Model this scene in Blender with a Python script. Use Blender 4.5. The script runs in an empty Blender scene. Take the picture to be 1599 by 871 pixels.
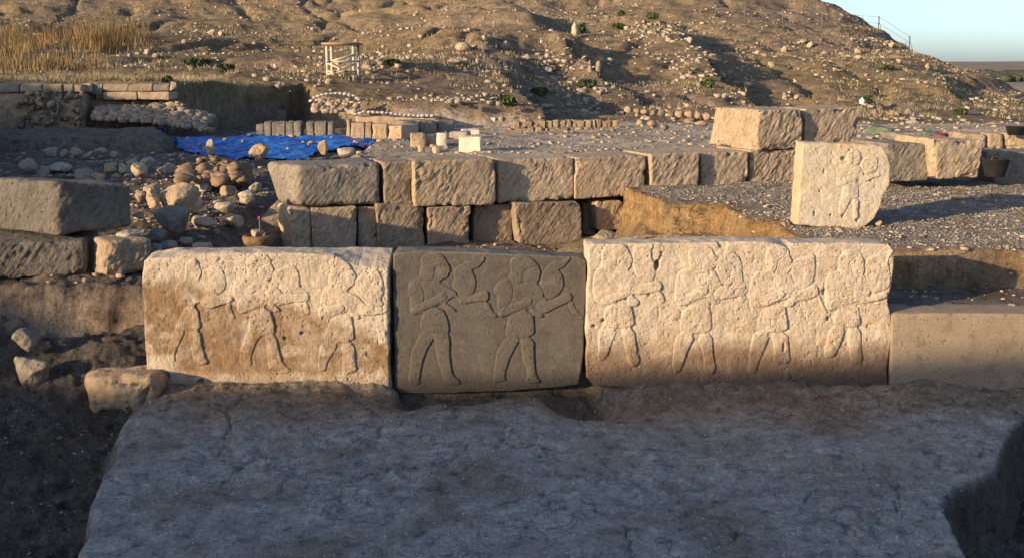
import bpy, math, random
import numpy as np

# ------------------------------------------------------------------ camera
F, HX, HY, CAMZ = 1650.0, 799.5, 435.5, 2.7        # focal length in photo pixels, centre, camera height
PITCH = math.atan(338.5 / F)
CP, SP = math.cos(PITCH), math.sin(PITCH)
scene = bpy.context.scene
col = scene.collection
cam = bpy.data.cameras.new('camera')
cam.sensor_width = 36.0
cam.lens = 36.0 * F / 1599.0
cam.clip_start = 0.1
cam.clip_end = 30000
camo = bpy.data.objects.new('camera', cam)
camo.location = (0, 0, CAMZ)
camo.rotation_euler = (math.pi / 2 - PITCH, 0, 0)
col.objects.link(camo)
scene.camera = camo

# ------------------------------------------------------------------ light
SUN_EL, SUN_AZ = math.radians(12.5), math.radians(34)     # the sun stands low, left of and behind the camera
sdir = np.array([-math.cos(SUN_AZ) * math.cos(SUN_EL), -math.sin(SUN_AZ) * math.cos(SUN_EL), math.sin(SUN_EL)])
world = bpy.data.worlds.new('World')
scene.world = world
world.use_nodes = True
wn = world.node_tree
wn.nodes.clear()
sky = wn.nodes.new('ShaderNodeTexSky')
sky.sky_type = 'NISHITA'
sky.sun_disc = False
sky.sun_elevation = SUN_EL
sky.sun_rotation = math.atan2(sdir[0], sdir[1])
sky.altitude = 350
sky.air_density = 0.62
sky.dust_density = 1.5
sky.ozone_density = 1.7
bg = wn.nodes.new('ShaderNodeBackground')
bg.inputs['Strength'].default_value = 0.15
wo = wn.nodes.new('ShaderNodeOutputWorld')
wn.links.new(sky.outputs[0], bg.inputs[0])
wn.links.new(bg.outputs[0], wo.inputs[0])
sl = bpy.data.lights.new('sun', 'SUN')
sl.energy = 4.3
sl.angle = math.radians(0.6)
sl.color = (1.0, 0.765, 0.49)
so = bpy.data.objects.new('sun', sl)
from mathutils import Vector, Matrix
so.rotation_euler = Vector(sdir).to_track_quat('Z', 'Y').to_euler()
so.location = (-40, -30, 30)
col.objects.link(so)
scene.view_settings.view_transform = 'Standard'
scene.view_settings.look = 'None'
scene.view_settings.exposure = 0.74
scene.view_settings.gamma = 1.0
scene.view_settings.use_curve_mapping = False
scene.cycles.use_denoising = True
scene.cycles.max_bounces = 4
scene.cycles.diffuse_bounces = 3
scene.cycles.glossy_bounces = 2

# ------------------------------------------------------------------ helpers
rng = np.random.default_rng(7)
random.seed(7)

def ray(px, py):
    u = (px - HX) / F; v = (HY - py) / F
    return u, CP + v * SP, -SP + v * CP

def P(px, py, Y):
    "world point seen at photo pixel (px,py) at depth Y"
    u, dy, dz = ray(px, py); t = Y / dy
    return np.array([u * t, Y, CAMZ + dz * t])

def G(px, py, z):
    "world point seen at photo pixel on the level z"
    u, dy, dz = ray(px, py); t = (z - CAMZ) / dz
    return np.array([u * t, dy * t, z])

def PW(px, py, X0, Y0, ang):
    "world point seen at photo pixel on the vertical plane through (X0,Y0) running at ang"
    u, dy, dz = ray(px, py); n = np.array([-math.sin(ang), math.cos(ang)])
    t = (n[0] * X0 + n[1] * Y0) / (n[0] * u + n[1] * dy)
    return np.array([u * t, dy * t, CAMZ + dz * t])

def _hash(ix, iy, iz, seed):
    h = (ix.astype(np.int64) * 374761393 + iy.astype(np.int64) * 668265263 + iz.astype(np.int64) * 2147483647 + seed * 974634777) & 0xffffffff
    h = ((h ^ (h >> 13)) * 1274126177) & 0xffffffff
    h = (h ^ (h >> 16)) & 0xffffffff
    return h.astype(np.float64) / 0xffffffff * 2 - 1

def vnoise(p, seed=0):
    p = np.asarray(p, dtype=np.float64)
    if p.shape[-1] == 2:
        i = np.floor(p).astype(np.int64); f = p - i
        f = f * f * f * (f * (f * 6 - 15) + 10)
        z = np.zeros_like(i[:, 0]); x, y = i[:, 0], i[:, 1]; fx, fy = f[:, 0], f[:, 1]
        a = _hash(x, y, z, seed); b = _hash(x + 1, y, z, seed); c = _hash(x, y + 1, z, seed); d = _hash(x + 1, y + 1, z, seed)
        return (a + (b - a) * fx) * (1 - fy) + (c + (d - c) * fx) * fy
    i = np.floor(p).astype(np.int64); f = p - i
    f = f * f * (3 - 2 * f)
    x, y, z = i[:, 0], i[:, 1], i[:, 2]; fx, fy, fz = f[:, 0], f[:, 1], f[:, 2]
    def sl_(zz):
        a = _hash(x, y, zz, seed); b = _hash(x + 1, y, zz, seed); c = _hash(x, y + 1, zz, seed); d = _hash(x + 1, y + 1, zz, seed)
        return (a + (b - a) * fx) * (1 - fy) + (c + (d - c) * fx) * fy
    return sl_(z) * (1 - fz) + sl_(z + 1) * fz

def fbm(p, oct=4, seed=0, gain=0.5):
    p = np.asarray(p, dtype=np.float64); s = 0.0; a = 1.0; t = 0.0
    for k in range(oct):
        s = s + a * vnoise(p * (2.03 ** k) + k * 17.3, seed + k * 31); t += a; a *= gain
    return s / t

def sstep(a, b, x):
    t = np.clip((x - a) / (b - a), 0, 1)
    return t * t * (3 - 2 * t)

def chaikin(poly, n=2):
    p = np.asarray(poly, dtype=float)
    for _ in range(n):
        q = np.roll(p, -1, axis=0)
        a = p * .75 + q * .25; b = p * .25 + q * .75
        p = np.empty((len(a) * 2, 2)); p[0::2] = a; p[1::2] = b
    return p

def poly_sd(pts, poly):
    "signed distance, positive inside"
    pts = np.asarray(pts); poly = np.asarray(poly)[:, :2]
    d = np.full(len(pts), 1e18); ins = np.zeros(len(pts), bool)
    for i in range(len(poly)):
        a = poly[i]; b = poly[(i + 1) % len(poly)]
        e = b - a; w = pts - a
        t = np.clip((w @ e) / max(e @ e, 1e-12), 0, 1)
        q = w - t[:, None] * e
        d = np.minimum(d, (q * q).sum(1))
        c = ((a[1] <= pts[:, 1]) & (b[1] > pts[:, 1])) | ((b[1] <= pts[:, 1]) & (a[1] > pts[:, 1]))
        if abs(e[1]) > 1e-12:
            ins ^= c & (pts[:, 0] < a[0] + (pts[:, 1] - a[1]) * e[0] / e[1])
    d = np.sqrt(d)
    return np.where(ins, d, -d)

def line_d(pts, pl):
    d = np.full(len(pts), 1e18)
    for a, b in zip(pl[:-1], pl[1:]):
        a = np.asarray(a)[:2]; b = np.asarray(b)[:2]; e = b - a; w = pts - a
        t = np.clip((w @ e) / max(e @ e, 1e-12), 0, 1)
        q = w - t[:, None] * e
        d = np.minimum(d, (q * q).sum(1))
    return np.sqrt(d)

def tag(o, label=None, cat=None, group=None, kind=None):
    if label: o['label'] = label
    if cat: o['category'] = cat
    if group: o['group'] = group
    if kind or cat: o['kind'] = kind or 'thing'
    return o

def empty(name, loc=(0, 0, 0)):
    o = bpy.data.objects.new(name, None); o.empty_display_size = .2
    o.location = [float(c) for c in loc]; col.objects.link(o)
    return o

def make_mesh(name, V, Fc, mat, smooth=True, colors=None):
    V = np.asarray(V, dtype=np.float64)
    me = bpy.data.meshes.new(name)
    if isinstance(Fc, np.ndarray):
        k = Fc.shape[1]
        me.vertices.add(len(V)); me.vertices.foreach_set('co', V.ravel())
        me.loops.add(Fc.size); me.loops.foreach_set('vertex_index', Fc.ravel().astype(np.int32))
        me.polygons.add(len(Fc)); me.polygons.foreach_set('loop_start', np.arange(0, Fc.size, k, dtype=np.int32))
        me.update(calc_edges=True)
    else:
        me.from_pydata([tuple(v) for v in V], [], [list(f) for f in Fc]); me.update()
    if smooth:
        me.polygons.foreach_set('use_smooth', np.ones(len(me.polygons), dtype=bool))
    if colors is not None:
        at = me.color_attributes.new('tint', 'FLOAT_COLOR', 'POINT')
        c = np.ones((len(V), 4)); c[:, :3] = colors
        at.data.foreach_set('color', c.ravel())
    if mat is not None: me.materials.append(mat)
    return me

def obj(name, me, parent=None, loc=None):
    o = bpy.data.objects.new(name, me); col.objects.link(o)
    if parent is not None: o.parent = parent
    if loc is not None: o.location = [float(c) for c in loc]
    return o

def vnormals(V, Fq):
    a, b, c = V[Fq[:, 0]], V[Fq[:, 1]], V[Fq[:, 2]]
    n = np.cross(b - a, c - a)
    if Fq.shape[1] == 4:
        n = n + np.cross(c - a, V[Fq[:, 3]] - a)
    N = np.zeros_like(V)
    for k in range(Fq.shape[1]): np.add.at(N, Fq[:, k], n)
    return N / np.maximum(np.linalg.norm(N, axis=1, keepdims=True), 1e-12)

# ------------------------------------------------------------------ materials
def nodes_of(name):
    m = bpy.data.materials.new(name); m.use_nodes = True
    nt = m.node_tree; nt.nodes.clear()
    out = nt.nodes.new('ShaderNodeOutputMaterial'); b = nt.nodes.new('ShaderNodeBsdfPrincipled')
    nt.links.new(b.outputs[0], out.inputs[0])
    b.inputs['Roughness'].default_value = .9
    b.inputs['Specular IOR Level'].default_value = .2
    return m, nt, b

def N(nt, typ, **kw):
    n = nt.nodes.new(typ)
    for k, v in kw.items():
        if k in n.inputs: n.inputs[k].default_value = v
        else: setattr(n, k, v)
    return n

def ramp(nt, src, stops):
    r = nt.nodes.new('ShaderNodeValToRGB'); nt.links.new(src, r.inputs[0])
    el = r.color_ramp.elements
    while len(el) < len(stops): el.new(.5)
    for e, (p, c) in zip(el, stops):
        e.position = p; e.color = (c, c, c, 1) if not hasattr(c, '__len__') else (*c, 1)
    return r.outputs[0]

def mixc(nt, fac, a, b, mode='MIX'):
    m = nt.nodes.new('ShaderNodeMix'); m.data_type = 'RGBA'; m.blend_type = mode
    for s, x in ((m.inputs[0], fac), (m.inputs[6], a), (m.inputs[7], b)):
        if hasattr(x, 'is_linked'): nt.links.new(x, s)
        elif hasattr(x, '__len__'): s.default_value = (*x, 1) if len(x) == 3 else x
        else: s.default_value = x
    return m.outputs[2]

def noise(nt, vec, scale, detail=5, rough=.55, dim='3D'):
    n = N(nt, 'ShaderNodeTexNoise', Scale=scale, Detail=detail, Roughness=rough)
    nt.links.new(vec, n.inputs['Vector'])
    return n.outputs[0]

def bump(nt, b, terms, dist=1.0):
    "terms: (height socket, strength distance)"
    prev = None
    for h, d in terms:
        n = N(nt, 'ShaderNodeBump', Strength=1.0, Distance=d)
        nt.links.new(h, n.inputs['Height'])
        if prev is not None: nt.links.new(prev, n.inputs['Normal'])
        prev = n.outputs[0]
    nt.links.new(prev, b.inputs['Normal'])

def stone_mat(name, c1, c2, c3, s1=2.5, fine=45, bmp=.006, tinted=False, pits=True, stain=.55, rnd=0.0, chisel=0.0):
    m, nt, b = nodes_of(name)
    tc = N(nt, 'ShaderNodeTexCoord').outputs['Object']
    n1 = noise(nt, tc, s1, 6, .6); n2 = noise(nt, tc, fine, 4, .65); n3 = noise(nt, tc, s1 * 2.7, 7, .62)
    if tinted:
        at = N(nt, 'ShaderNodeAttribute', attribute_name='tint'); base = at.outputs['Color']
    else:
        base = mixc(nt, ramp(nt, n1, [(.35, 0), (.65, 1)]), c1, c2)
    base = mixc(nt, ramp(nt, n3, [(stain, 0), (stain + .16, .75)]), base, c3, 'MULTIPLY' if tinted else 'MIX')
    base = mixc(nt, 1.0, base, ramp(nt, n2, [(.25, .68), (.5, 1.0), (.8, 1.2)]), 'MULTIPLY')
    vo = N(nt, 'ShaderNodeTexVoronoi', Scale=fine * .55); nt.links.new(tc, vo.inputs['Vector'])
    if rnd:
        oi = N(nt, 'ShaderNodeObjectInfo').outputs['Random']
        base = mixc(nt, 1.0, base, ramp(nt, oi, [(0, (1 - rnd, 1 - rnd, 1 - rnd)), (.5, (1, .97, .93)), (1, (1 + rnd * .5, 1 + rnd * .45, 1 + rnd * .4))]), 'MULTIPLY')
    if pits:
        pn = noise(nt, tc, fine * .5, 3, .5)
        pit = ramp(nt, pn, [(.30, .45), (.36, 1)])
        base = mixc(nt, 1.0, base, ramp(nt, pn, [(.28, .62), (.35, 1)]), 'MULTIPLY')
    nt.links.new(base, b.inputs['Base Color'])
    terms = [(n3, bmp * 3), (n2, bmp)]
    if chisel:
        mr = N(nt, 'ShaderNodeMapping'); mr.inputs['Rotation'].default_value = (0, math.radians(-36), 0); nt.links.new(tc, mr.inputs[0]); mp = N(nt, 'ShaderNodeMapping'); mp.inputs['Scale'].default_value = (30, 12, 7); nt.links.new(mr.outputs[0], mp.inputs[0])
        cn = noise(nt, mp.outputs[0], 1.0, 3, .5); terms.append((cn, chisel))
        base = mixc(nt, 1.0, base, ramp(nt, cn, [(.3, .72), (.5, 1.0), (.7, 1.18)]), 'MULTIPLY'); nt.links.new(base, b.inputs['Base Color'])
    if pits: terms.append((pit, bmp * 1.2))
    bump(nt, b, terms)
    return m

def plain_mat(name, c, rough=.8, var=.25, scale=8, bmp=0, spec=.3):
    m, nt, b = nodes_of(name)
    tc = N(nt, 'ShaderNodeTexCoord').outputs['Object']
    n1 = noise(nt, tc, scale, 5, .6)
    nt.links.new(mixc(nt, 1.0, c, ramp(nt, n1, [(.25, 1 - var), (.75, 1 + var)]), 'MULTIPLY'), b.inputs['Base Color'])
    b.inputs['Roughness'].default_value = rough; b.inputs['Specular IOR Level'].default_value = spec
    if bmp: bump(nt, b, [(n1, bmp)])
    return m

M = {}
M['slab'] = stone_mat('carved_limestone', None, None, (.74, .64, .53), 3.0, 60, .0035, tinted=True, stain=.60)
M['basalt'] = stone_mat('carved_basalt', None, None, (.72, .70, .67), 2.6, 60, .0028, tinted=True, pits=True, stain=.54)
M['ashlar'] = stone_mat('brown_ashlar', (.34, .255, .17), (.44, .34, .235), (.22, .155, .10), 2.0, 38, .008, stain=.58, rnd=.28, chisel=.012)
M['greyashlar'] = stone_mat('grey_ashlar', (.21, .18, .145), (.29, .25, .20), (.14, .11, .085), 2.0, 38, .008, stain=.57, rnd=.12, chisel=.014)
M['shadeashlar'] = stone_mat('shaded_ashlar', (.13, .112, .092), (.185, .16, .13), (.09, .075, .06), 2.0, 38, .010, stain=.57, chisel=.014)  # darkened ashlar copy, shade on the left blocks put into its colour
M['rock'] = stone_mat('pale_rock', (.33, .275, .215), (.46, .39, .31), (.22, .17, .125), 2.4, 24, .012, rnd=.3)
M['warmrock'] = stone_mat('warm_rock', (.40, .285, .18), (.50, .375, .25), (.25, .165, .10), 2.4, 24, .012, rnd=.25)
M['farrock'] = stone_mat('hill_rock', (.42, .33, .235), (.55, .45, .33), (.28, .20, .135), 1.5, 9, .03, rnd=.35)
M['concrete'] = stone_mat('smooth_block', (.30, .225, .155), (.34, .26, .18), (.20, .145, .10), 2.6, 60, .0022, pits=True, stain=.52)
M['cream'] = stone_mat('cream_block', (.66, .58, .44), (.74, .66, .50), (.52, .43, .32), 2, 30, .004, pits=False, stain=.66, rnd=.12)

def ground_mat():
    m, nt, b = nodes_of('excavated_soil')
    tc = N(nt, 'ShaderNodeTexCoord').outputs['Object']
    at = N(nt, 'ShaderNodeAttribute', attribute_name='tint').outputs['Color']
    n1 = noise(nt, tc, 1.3, 8, .62); n2 = noise(nt, tc, 7, 9, .74); n3 = noise(nt, tc, 38, 5, .75)
    vo = N(nt, 'ShaderNodeTexVoronoi', Scale=26, feature='DISTANCE_TO_EDGE'); nt.links.new(tc, vo.inputs['Vector'])
    c = mixc(nt, 1.0, at, ramp(nt, n1, [(.36, (.74, .68, .61)), (.5, (1, 1, 1)), (.64, (1.16, 1.16, 1.15))]), 'MULTIPLY')
    c = mixc(nt, 1.0, c, ramp(nt, n2, [(.34, .42), (.46, .9), (.56, 1.1), (.68, 1.45)]), 'MULTIPLY')
    c = mixc(nt, 1.0, c, ramp(nt, n3, [(.33, .5), (.45, .95), (.58, 1.1), (.7, 1.5)]), 'MULTIPLY')
    n4 = noise(nt, tc, 120, 3, .7)
    c = mixc(nt, 1.0, c, ramp(nt, n4, [(.34, .55), (.47, 1.0), (.66, 1.35)]), 'MULTIPLY')
    wv = N(nt, 'ShaderNodeTexNoise', Scale=5.0, Detail=4.0); nt.links.new(tc, wv.inputs['Vector'])
    ad = N(nt, 'ShaderNodeVectorMath', operation='MULTIPLY_ADD'); nt.links.new(wv.outputs['Color'], ad.inputs[0]); ad.inputs[1].default_value = (.35, .35, .35); nt.links.new(tc, ad.inputs[2])
    vc = N(nt, 'ShaderNodeTexVoronoi', Scale=4.5, feature='DISTANCE_TO_EDGE'); nt.links.new(ad.outputs[0], vc.inputs['Vector'])
    crack = ramp(nt, vc.outputs['Distance'], [(0.0, 0.0), (.035, 1.0)])
    cm = mixc(nt, ramp(nt, n1, [(.45, 0), (.55, 1)]), (1, 1, 1), crack)
    c = mixc(nt, .45, c, mixc(nt, 1.0, c, cm, 'MULTIPLY'))
    nt.links.new(c, b.inputs['Base Color'])
    bump(nt, b, [(cm, .012), (n1, .06), (n2, .10), (n3, .03)])
    b.inputs['Roughness'].default_value = .95
    b.inputs['Specular IOR Level'].default_value = .12
    return m
M['soil'] = ground_mat()

def hill_mat():
    m, nt, b = nodes_of('dry_hillside')
    tc = N(nt, 'ShaderNodeTexCoord').outputs['Object']
    at = N(nt, 'ShaderNodeAttribute', attribute_name='tint').outputs['Color']
    n1 = noise(nt, tc, .16, 8, .65); n2 = noise(nt, tc, 1.4, 8, .7); n3 = noise(nt, tc, 6.5, 5, .75)
    c = mixc(nt, ramp(nt, n1, [(.44, 0), (.60, .7)]), at, (.31, .235, .148))
    c = mixc(nt, 1.0, c, ramp(nt, n2, [(.32, .5), (.5, 1.0), (.68, 1.4)]), 'MULTIPLY')
    c = mixc(nt, 1.0, c, ramp(nt, n3, [(.28, .55), (.48, 1.0), (.66, 1.2), (.76, 1.9)]), 'MULTIPLY')
    nt.links.new(c, b.inputs['Base Color'])
    bump(nt, b, [(n2, .40), (n3, .16)])
    b.inputs['Roughness'].default_value = 1.0
    b.inputs['Specular IOR Level'].default_value = .05
    return m
M['hill'] = hill_mat()
M['pebble'] = plain_mat('pebbles', (.27, .235, .195), .9, .6, 5.0)
M['hillstone'] = plain_mat('hill_stones', (.345, .275, .20), .95, .55, .9)
M['rubble'] = plain_mat('rubble', (.37, .28, .20), .95, .5, 3.5)
M['grass'] = plain_mat('dry_grass', (.33, .26, .15), .9, .5, .5, spec=.1)
M['reed'] = plain_mat('tall_dry_grass', (.225, .15, .07), .9, .7, .35, spec=.1)
M['leaf'] = plain_mat('shrub_leaf', (.075, .095, .035), .7, .5, 3)
M['wood'] = plain_mat('weathered_wood', (.50, .43, .33), .8, .25, 6)
M['rustroof'] = plain_mat('roof_board', (.30, .20, .13), .8, .25, 6)
M['rubber'] = plain_mat('black_rubber', (.022, .021, .021), .55, .3, 12, spec=.4)
M['bluebucket'] = plain_mat('blue_plastic', (.02, .05, .30), .45, .1, 6)
M['white'] = plain_mat('white_plastic', (.80, .79, .75), .5, .08, 6)
M['metal'] = plain_mat('fence_metal', (.16, .13, .11), .6, .2, 6)
M['sandbag'] = plain_mat('sandbag_cloth', (.46, .42, .37), .9, .45, 4)
M['basket'] = plain_mat('brown_basket', (.20, .115, .055), .8, .4, 14, .02)
M['redcloth'] = plain_mat('red_cloth', (.32, .05, .045), .9, .3, 9)
M['greencloth'] = plain_mat('green_cloth', (.12, .15, .10), .9, .3, 9)
M['farleaf'] = plain_mat('far_trees', (.065, .07, .04), .9, .4, .02)
M['farwall'] = plain_mat('far_house_wall', (.70, .66, .58), .9, .08, .3)
M['roofred'] = plain_mat('far_house_roof', (.38, .24, .18), .9, .1, .3)

def tarp_mat():
    m, nt, b = nodes_of('blue_tarpaulin')
    tc = N(nt, 'ShaderNodeTexCoord').outputs['Object']
    n1 = noise(nt, tc, 1.5, 6, .6); n2 = noise(nt, tc, 9, 5, .6)
    c = mixc(nt, ramp(nt, n1, [(.4, 0), (.62, 1)]), (.012, .095, .42), (.035, .19, .54))
    c = mixc(nt, ramp(nt, n2, [(.66, 0), (.74, .6)]), c, (.50, .45, .40))
    nt.links.new(c, b.inputs['Base Color'])
    b.inputs['Roughness'].default_value = .38; b.inputs['Specular IOR Level'].default_value = .5
    bump(nt, b, [(n2, .05)])
    return m
M['tarp'] = tarp_mat()

def plain_field_mat():
    m, nt, b = nodes_of('far_fields')
    tc = N(nt, 'ShaderNodeTexCoord').outputs['Object']
    mp = N(nt, 'ShaderNodeMapping'); mp.inputs['Scale'].default_value = (.0035, .0011, 1); nt.links.new(tc, mp.inputs[0])
    vo = N(nt, 'ShaderNodeTexVoronoi', Scale=1.0); nt.links.new(mp.outputs[0], vo.inputs['Vector'])
    n1 = noise(nt, tc, .02, 6, .6)
    sep = N(nt, 'ShaderNodeSeparateColor'); nt.links.new(vo.outputs['Color'], sep.inputs[0])
    c = ramp(nt, sep.outputs[0], [(0, (.15, .12, .08)), (.3, (.27, .19, .125)), (.55, (.31, .215, .145)), (.8, (.33, .25, .16)), (1, (.18, .16, .10))])
    c = mixc(nt, 1.0, c, ramp(nt, n1, [(.3, .75), (.7, 1.2)]), 'MULTIPLY')
    nt.links.new(c, b.inputs['Base Color'])
    return m
M['fields'] = plain_field_mat()

# ------------------------------------------------------------------ terrain heights
ROW_ANG = math.radians(18.6)
ROW0 = (-2.53, 12.5)                                    # a point on the front of the long ashlar wall
def row_off(p):                                          # distance behind the wall's front plane
    return -(p[:, 0] - ROW0[0]) * math.sin(ROW_ANG) + (p[:, 1] - ROW0[1]) * math.cos(ROW_ANG)

def XY(lst, z): return [G(a, b, z)[:2] for a, b in lst]

left_edge = XY([(236, 600), (222, 640), (192, 690), (160, 745), (140, 800), (118, 871), (95, 950), (60, 1100)], 0)
POLY_LT = np.array([(-2.95, 9.0)] + left_edge + [(-2.4, 1.5), (-16, 1.5), (-16, 9.7), (-2.95, 9.7)])
right_edge = XY([(1680, 642), (1600, 652), (1575, 668), (1568, 700), (1545, 735), (1490, 765), (1472, 785), (1490, 830), (1512, 871), (1540, 950)], 0)
POLY_RT = np.array(right_edge + [(2.9, 1.5), (18, 1.5), (18, right_edge[0][1])])
POLY_HOL = np.array(XY([(612, 600), (920, 594), (958, 640), (905, 650), (866, 630), (800, 622), (720, 624), (640, 632)], 0))
POLY_TER = np.array([(1.45, 13.9), (1.5, 13.3), (1.74, 12.3), (2.42, 12.15), (2.46, 11.2), (2.70, 11.05), (2.72, 10.05), (3.15, 9.62), (4.2, 9.5), (6, 9.55), (40, 9.4), (40, 26), (1.45, 15.2)])
POLY_BENCH = np.array([(-40, 21.4), (-7.1, 21.6), (-7.05, 22.0), (-8.3, 25.0), (-40, 25.0)])
POLY_SHADEBANK = np.array([(-8.9, 14.5), (-9.8, 17.5), (-15.2, 28.0), (-60, 28), (-60, 12), (-11, 12.5)])  # unseen bank added left of the frame to shade the pit

ctrl = []
for x, ys in {
    -120: [(132, 28), (108, 40), (75, 56), (30, 72), (12, 80), (-50, 96)],
    32: [(132, 28), (112, 38), (82, 55), (40, 70), (12, 80), (-40, 94)],
    150: [(133, 28), (118, 37), (88, 54), (50, 68), (12, 82), (-40, 95)],
    270: [(136, 28), (122, 37), (97, 52), (60, 66), (12, 83), (-40, 96)],
    400: [(152, 29.5), (140, 36), (120, 50), (90, 63), (50, 75), (12, 87), (-40, 99)],
    500: [(176, 30), (150, 40), (122, 58), (95, 66), (60, 76), (12, 89), (-40, 101)],
    600: [(177, 28.5), (150, 41), (122, 57), (95, 66), (60, 76), (12, 90), (-40, 102)],
    690: [(172, 28.5), (152, 40), (124, 55), (95, 65), (60, 76), (12, 90), (-40, 102)],
    800: [(180, 29), (168, 38), (152, 47), (112, 60), (80, 68), (40, 80), (12, 90), (-40, 103)],
    920: [(188, 30), (174, 38), (156, 46), (120, 57), (80, 68), (50, 76), (12, 90), (-40, 104)],
    1050: [(190, 30), (173, 38), (150, 49), (120, 58), (80, 68), (45, 79), (12, 91), (-40, 104)],
    1150: [(188, 31), (168, 41), (140, 53), (105, 63), (60, 77), (30, 87), (12, 93), (-35, 105)],
    1250: [(188, 32), (154, 46), (115, 60), (80, 71), (50, 81), (15, 95), (-18, 106)],
    1305: [(188, 32), (152, 47), (110, 63), (60, 81), (13, 97)],
    1342: [(188, 32), (155, 46), (110, 64), (70, 80), (29, 95)],
    1380: [(190, 33), (162, 44), (130, 59), (90, 76), (52, 93)],
    1420: [(190, 33), (165, 44), (135, 59), (105, 74), (78, 90)],
    1460: [(192, 34), (170, 44), (142, 60), (118, 74), (97, 88)],
    1500: [(196, 34), (178, 43), (150, 60), (113, 84)],
    1550: [(200, 34), (182, 43), (150, 62), (129, 77)],
    1592: [(204, 34), (186, 43), (160, 58), (143, 69)],
    1680: [(212, 34), (198, 43), (182, 56)],
    1850: [(235, 34), (225, 44), (215, 55)]}.items():
    for y, Y in ys: ctrl.append(P(x, y, Y))
for x, y, Y in [(1305, 13, 97), (1342, 29, 95), (1380, 52, 93), (1420, 78, 90), (1460, 97, 88), (1500, 113, 84), (1550, 129, 77), (1592, 143, 69), (1680, 182, 56)]:
    q = P(x, y, Y)
    ctrl.append(q + np.array([6, 10, -3.0])); ctrl.append(q + np.array([16, 24, -9.0])); ctrl.append(q + np.array([40, 50, -20.0]))
for x, z in ((-100, 16), (-50, 16), (0, 15), (30, 12)): ctrl.append(np.array([x, 125, z]))
for x in (-100, -60): ctrl += [np.array([x, 30, 2.3]), np.array([x, 60, 4.5]), np.array([x, 95, 11.0])]
ctrl = np.array(ctrl)
def _tps(r2): return .5 * r2 * np.log(r2 + 1e-9)
_c2 = ctrl[:, :2] / 50.0
_K = _tps(((_c2[:, None] - _c2[None]) ** 2).sum(-1)) + np.eye(len(_c2)) * 2e-4
_Pm = np.c_[np.ones(len(_c2)), _c2]
_A = np.zeros((len(_c2) + 3,) * 2); _A[:-3, :-3] = _K; _A[:-3, -3:] = _Pm; _A[-3:, :-3] = _Pm.T
_w = np.linalg.solve(_A, np.r_[ctrl[:, 2], 0, 0, 0])

RIDGES = [  # crest line (pixel, depth), height, width left, width right
    ([(775, 52, 78), (800, 70, 72), (836, 106, 61), (876, 132, 54)], 1.5, 9.0, 2.2),
    ([(640, 112, 62), (690, 122, 57), (735, 142, 49), (768, 168, 41)], 1.3, 10.0, 2.6),
    ([(1028, 68, 71), (1062, 92, 64), (1098, 126, 55)], 1.4, 9.0, 2.0),
    ([(1330, 118, 62), (1400, 112, 66), (1450, 140, 58)], .7, 6.0, 3.0),
    ([(560, 60, 76), (620, 42, 80), (690, 62, 76)], .9, 8.0, 6.0)]
RIDGES = [(np.array([P(a, b, c)[:2] for a, b, c in l]), h, wl, wr) for l, h, wl, wr in RIDGES]

def hill_h(p):
    out = np.empty(len(p))
    for s in range(0, len(p), 40000):
        q = p[s:s + 40000] / 50.0
        K = _tps(((q[:, None] - _c2[None]) ** 2).sum(-1))
        out[s:s + 40000] = K @ _w[:-3] + np.c_[np.ones(len(q)), q] @ _w[-3:]
    for pl, h, wl, wr in RIDGES:
        best = np.full(len(p), 1e18); sg = np.zeros(len(p))
        for a, b in zip(pl[:-1], pl[1:]):
            e = b - a; w = p - a
            t = np.clip((w @ e) / (e @ e), 0, 1); q = w - t[:, None] * e; d = np.hypot(q[:, 0], q[:, 1])
            cr = e[0] * w[:, 1] - e[1] * w[:, 0]
            mk = d < best
            best = np.where(mk, d, best); sg = np.where(mk, cr, sg)
        right = (sg > 0)                                 # crest lines run towards the camera, so their right is the positive side
        out += h * np.exp(-(best / np.where(right, wr, wl)) ** 2)
    far = sstep(30, 45, p[:, 1])
    out += (.10 + .30 * far) * fbm(p * .16, 5, 11, .55) + .13 * fbm(p * .9, 4, 12, .6)
    rg = 1 - np.abs(fbm(np.c_[p[:, 0] * .22 + .5 * np.sin(p[:, 1] * .15), p[:, 1] * .07], 3, 13)) * 2.2
    out -= .34 * far * np.clip(rg, 0, 1) ** 3
    out += .10 * far * np.sin(out * 5.0 + 2 * fbm(p * .1, 2, 14))          # old terraces
    return np.maximum(out, -25.5)

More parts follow.
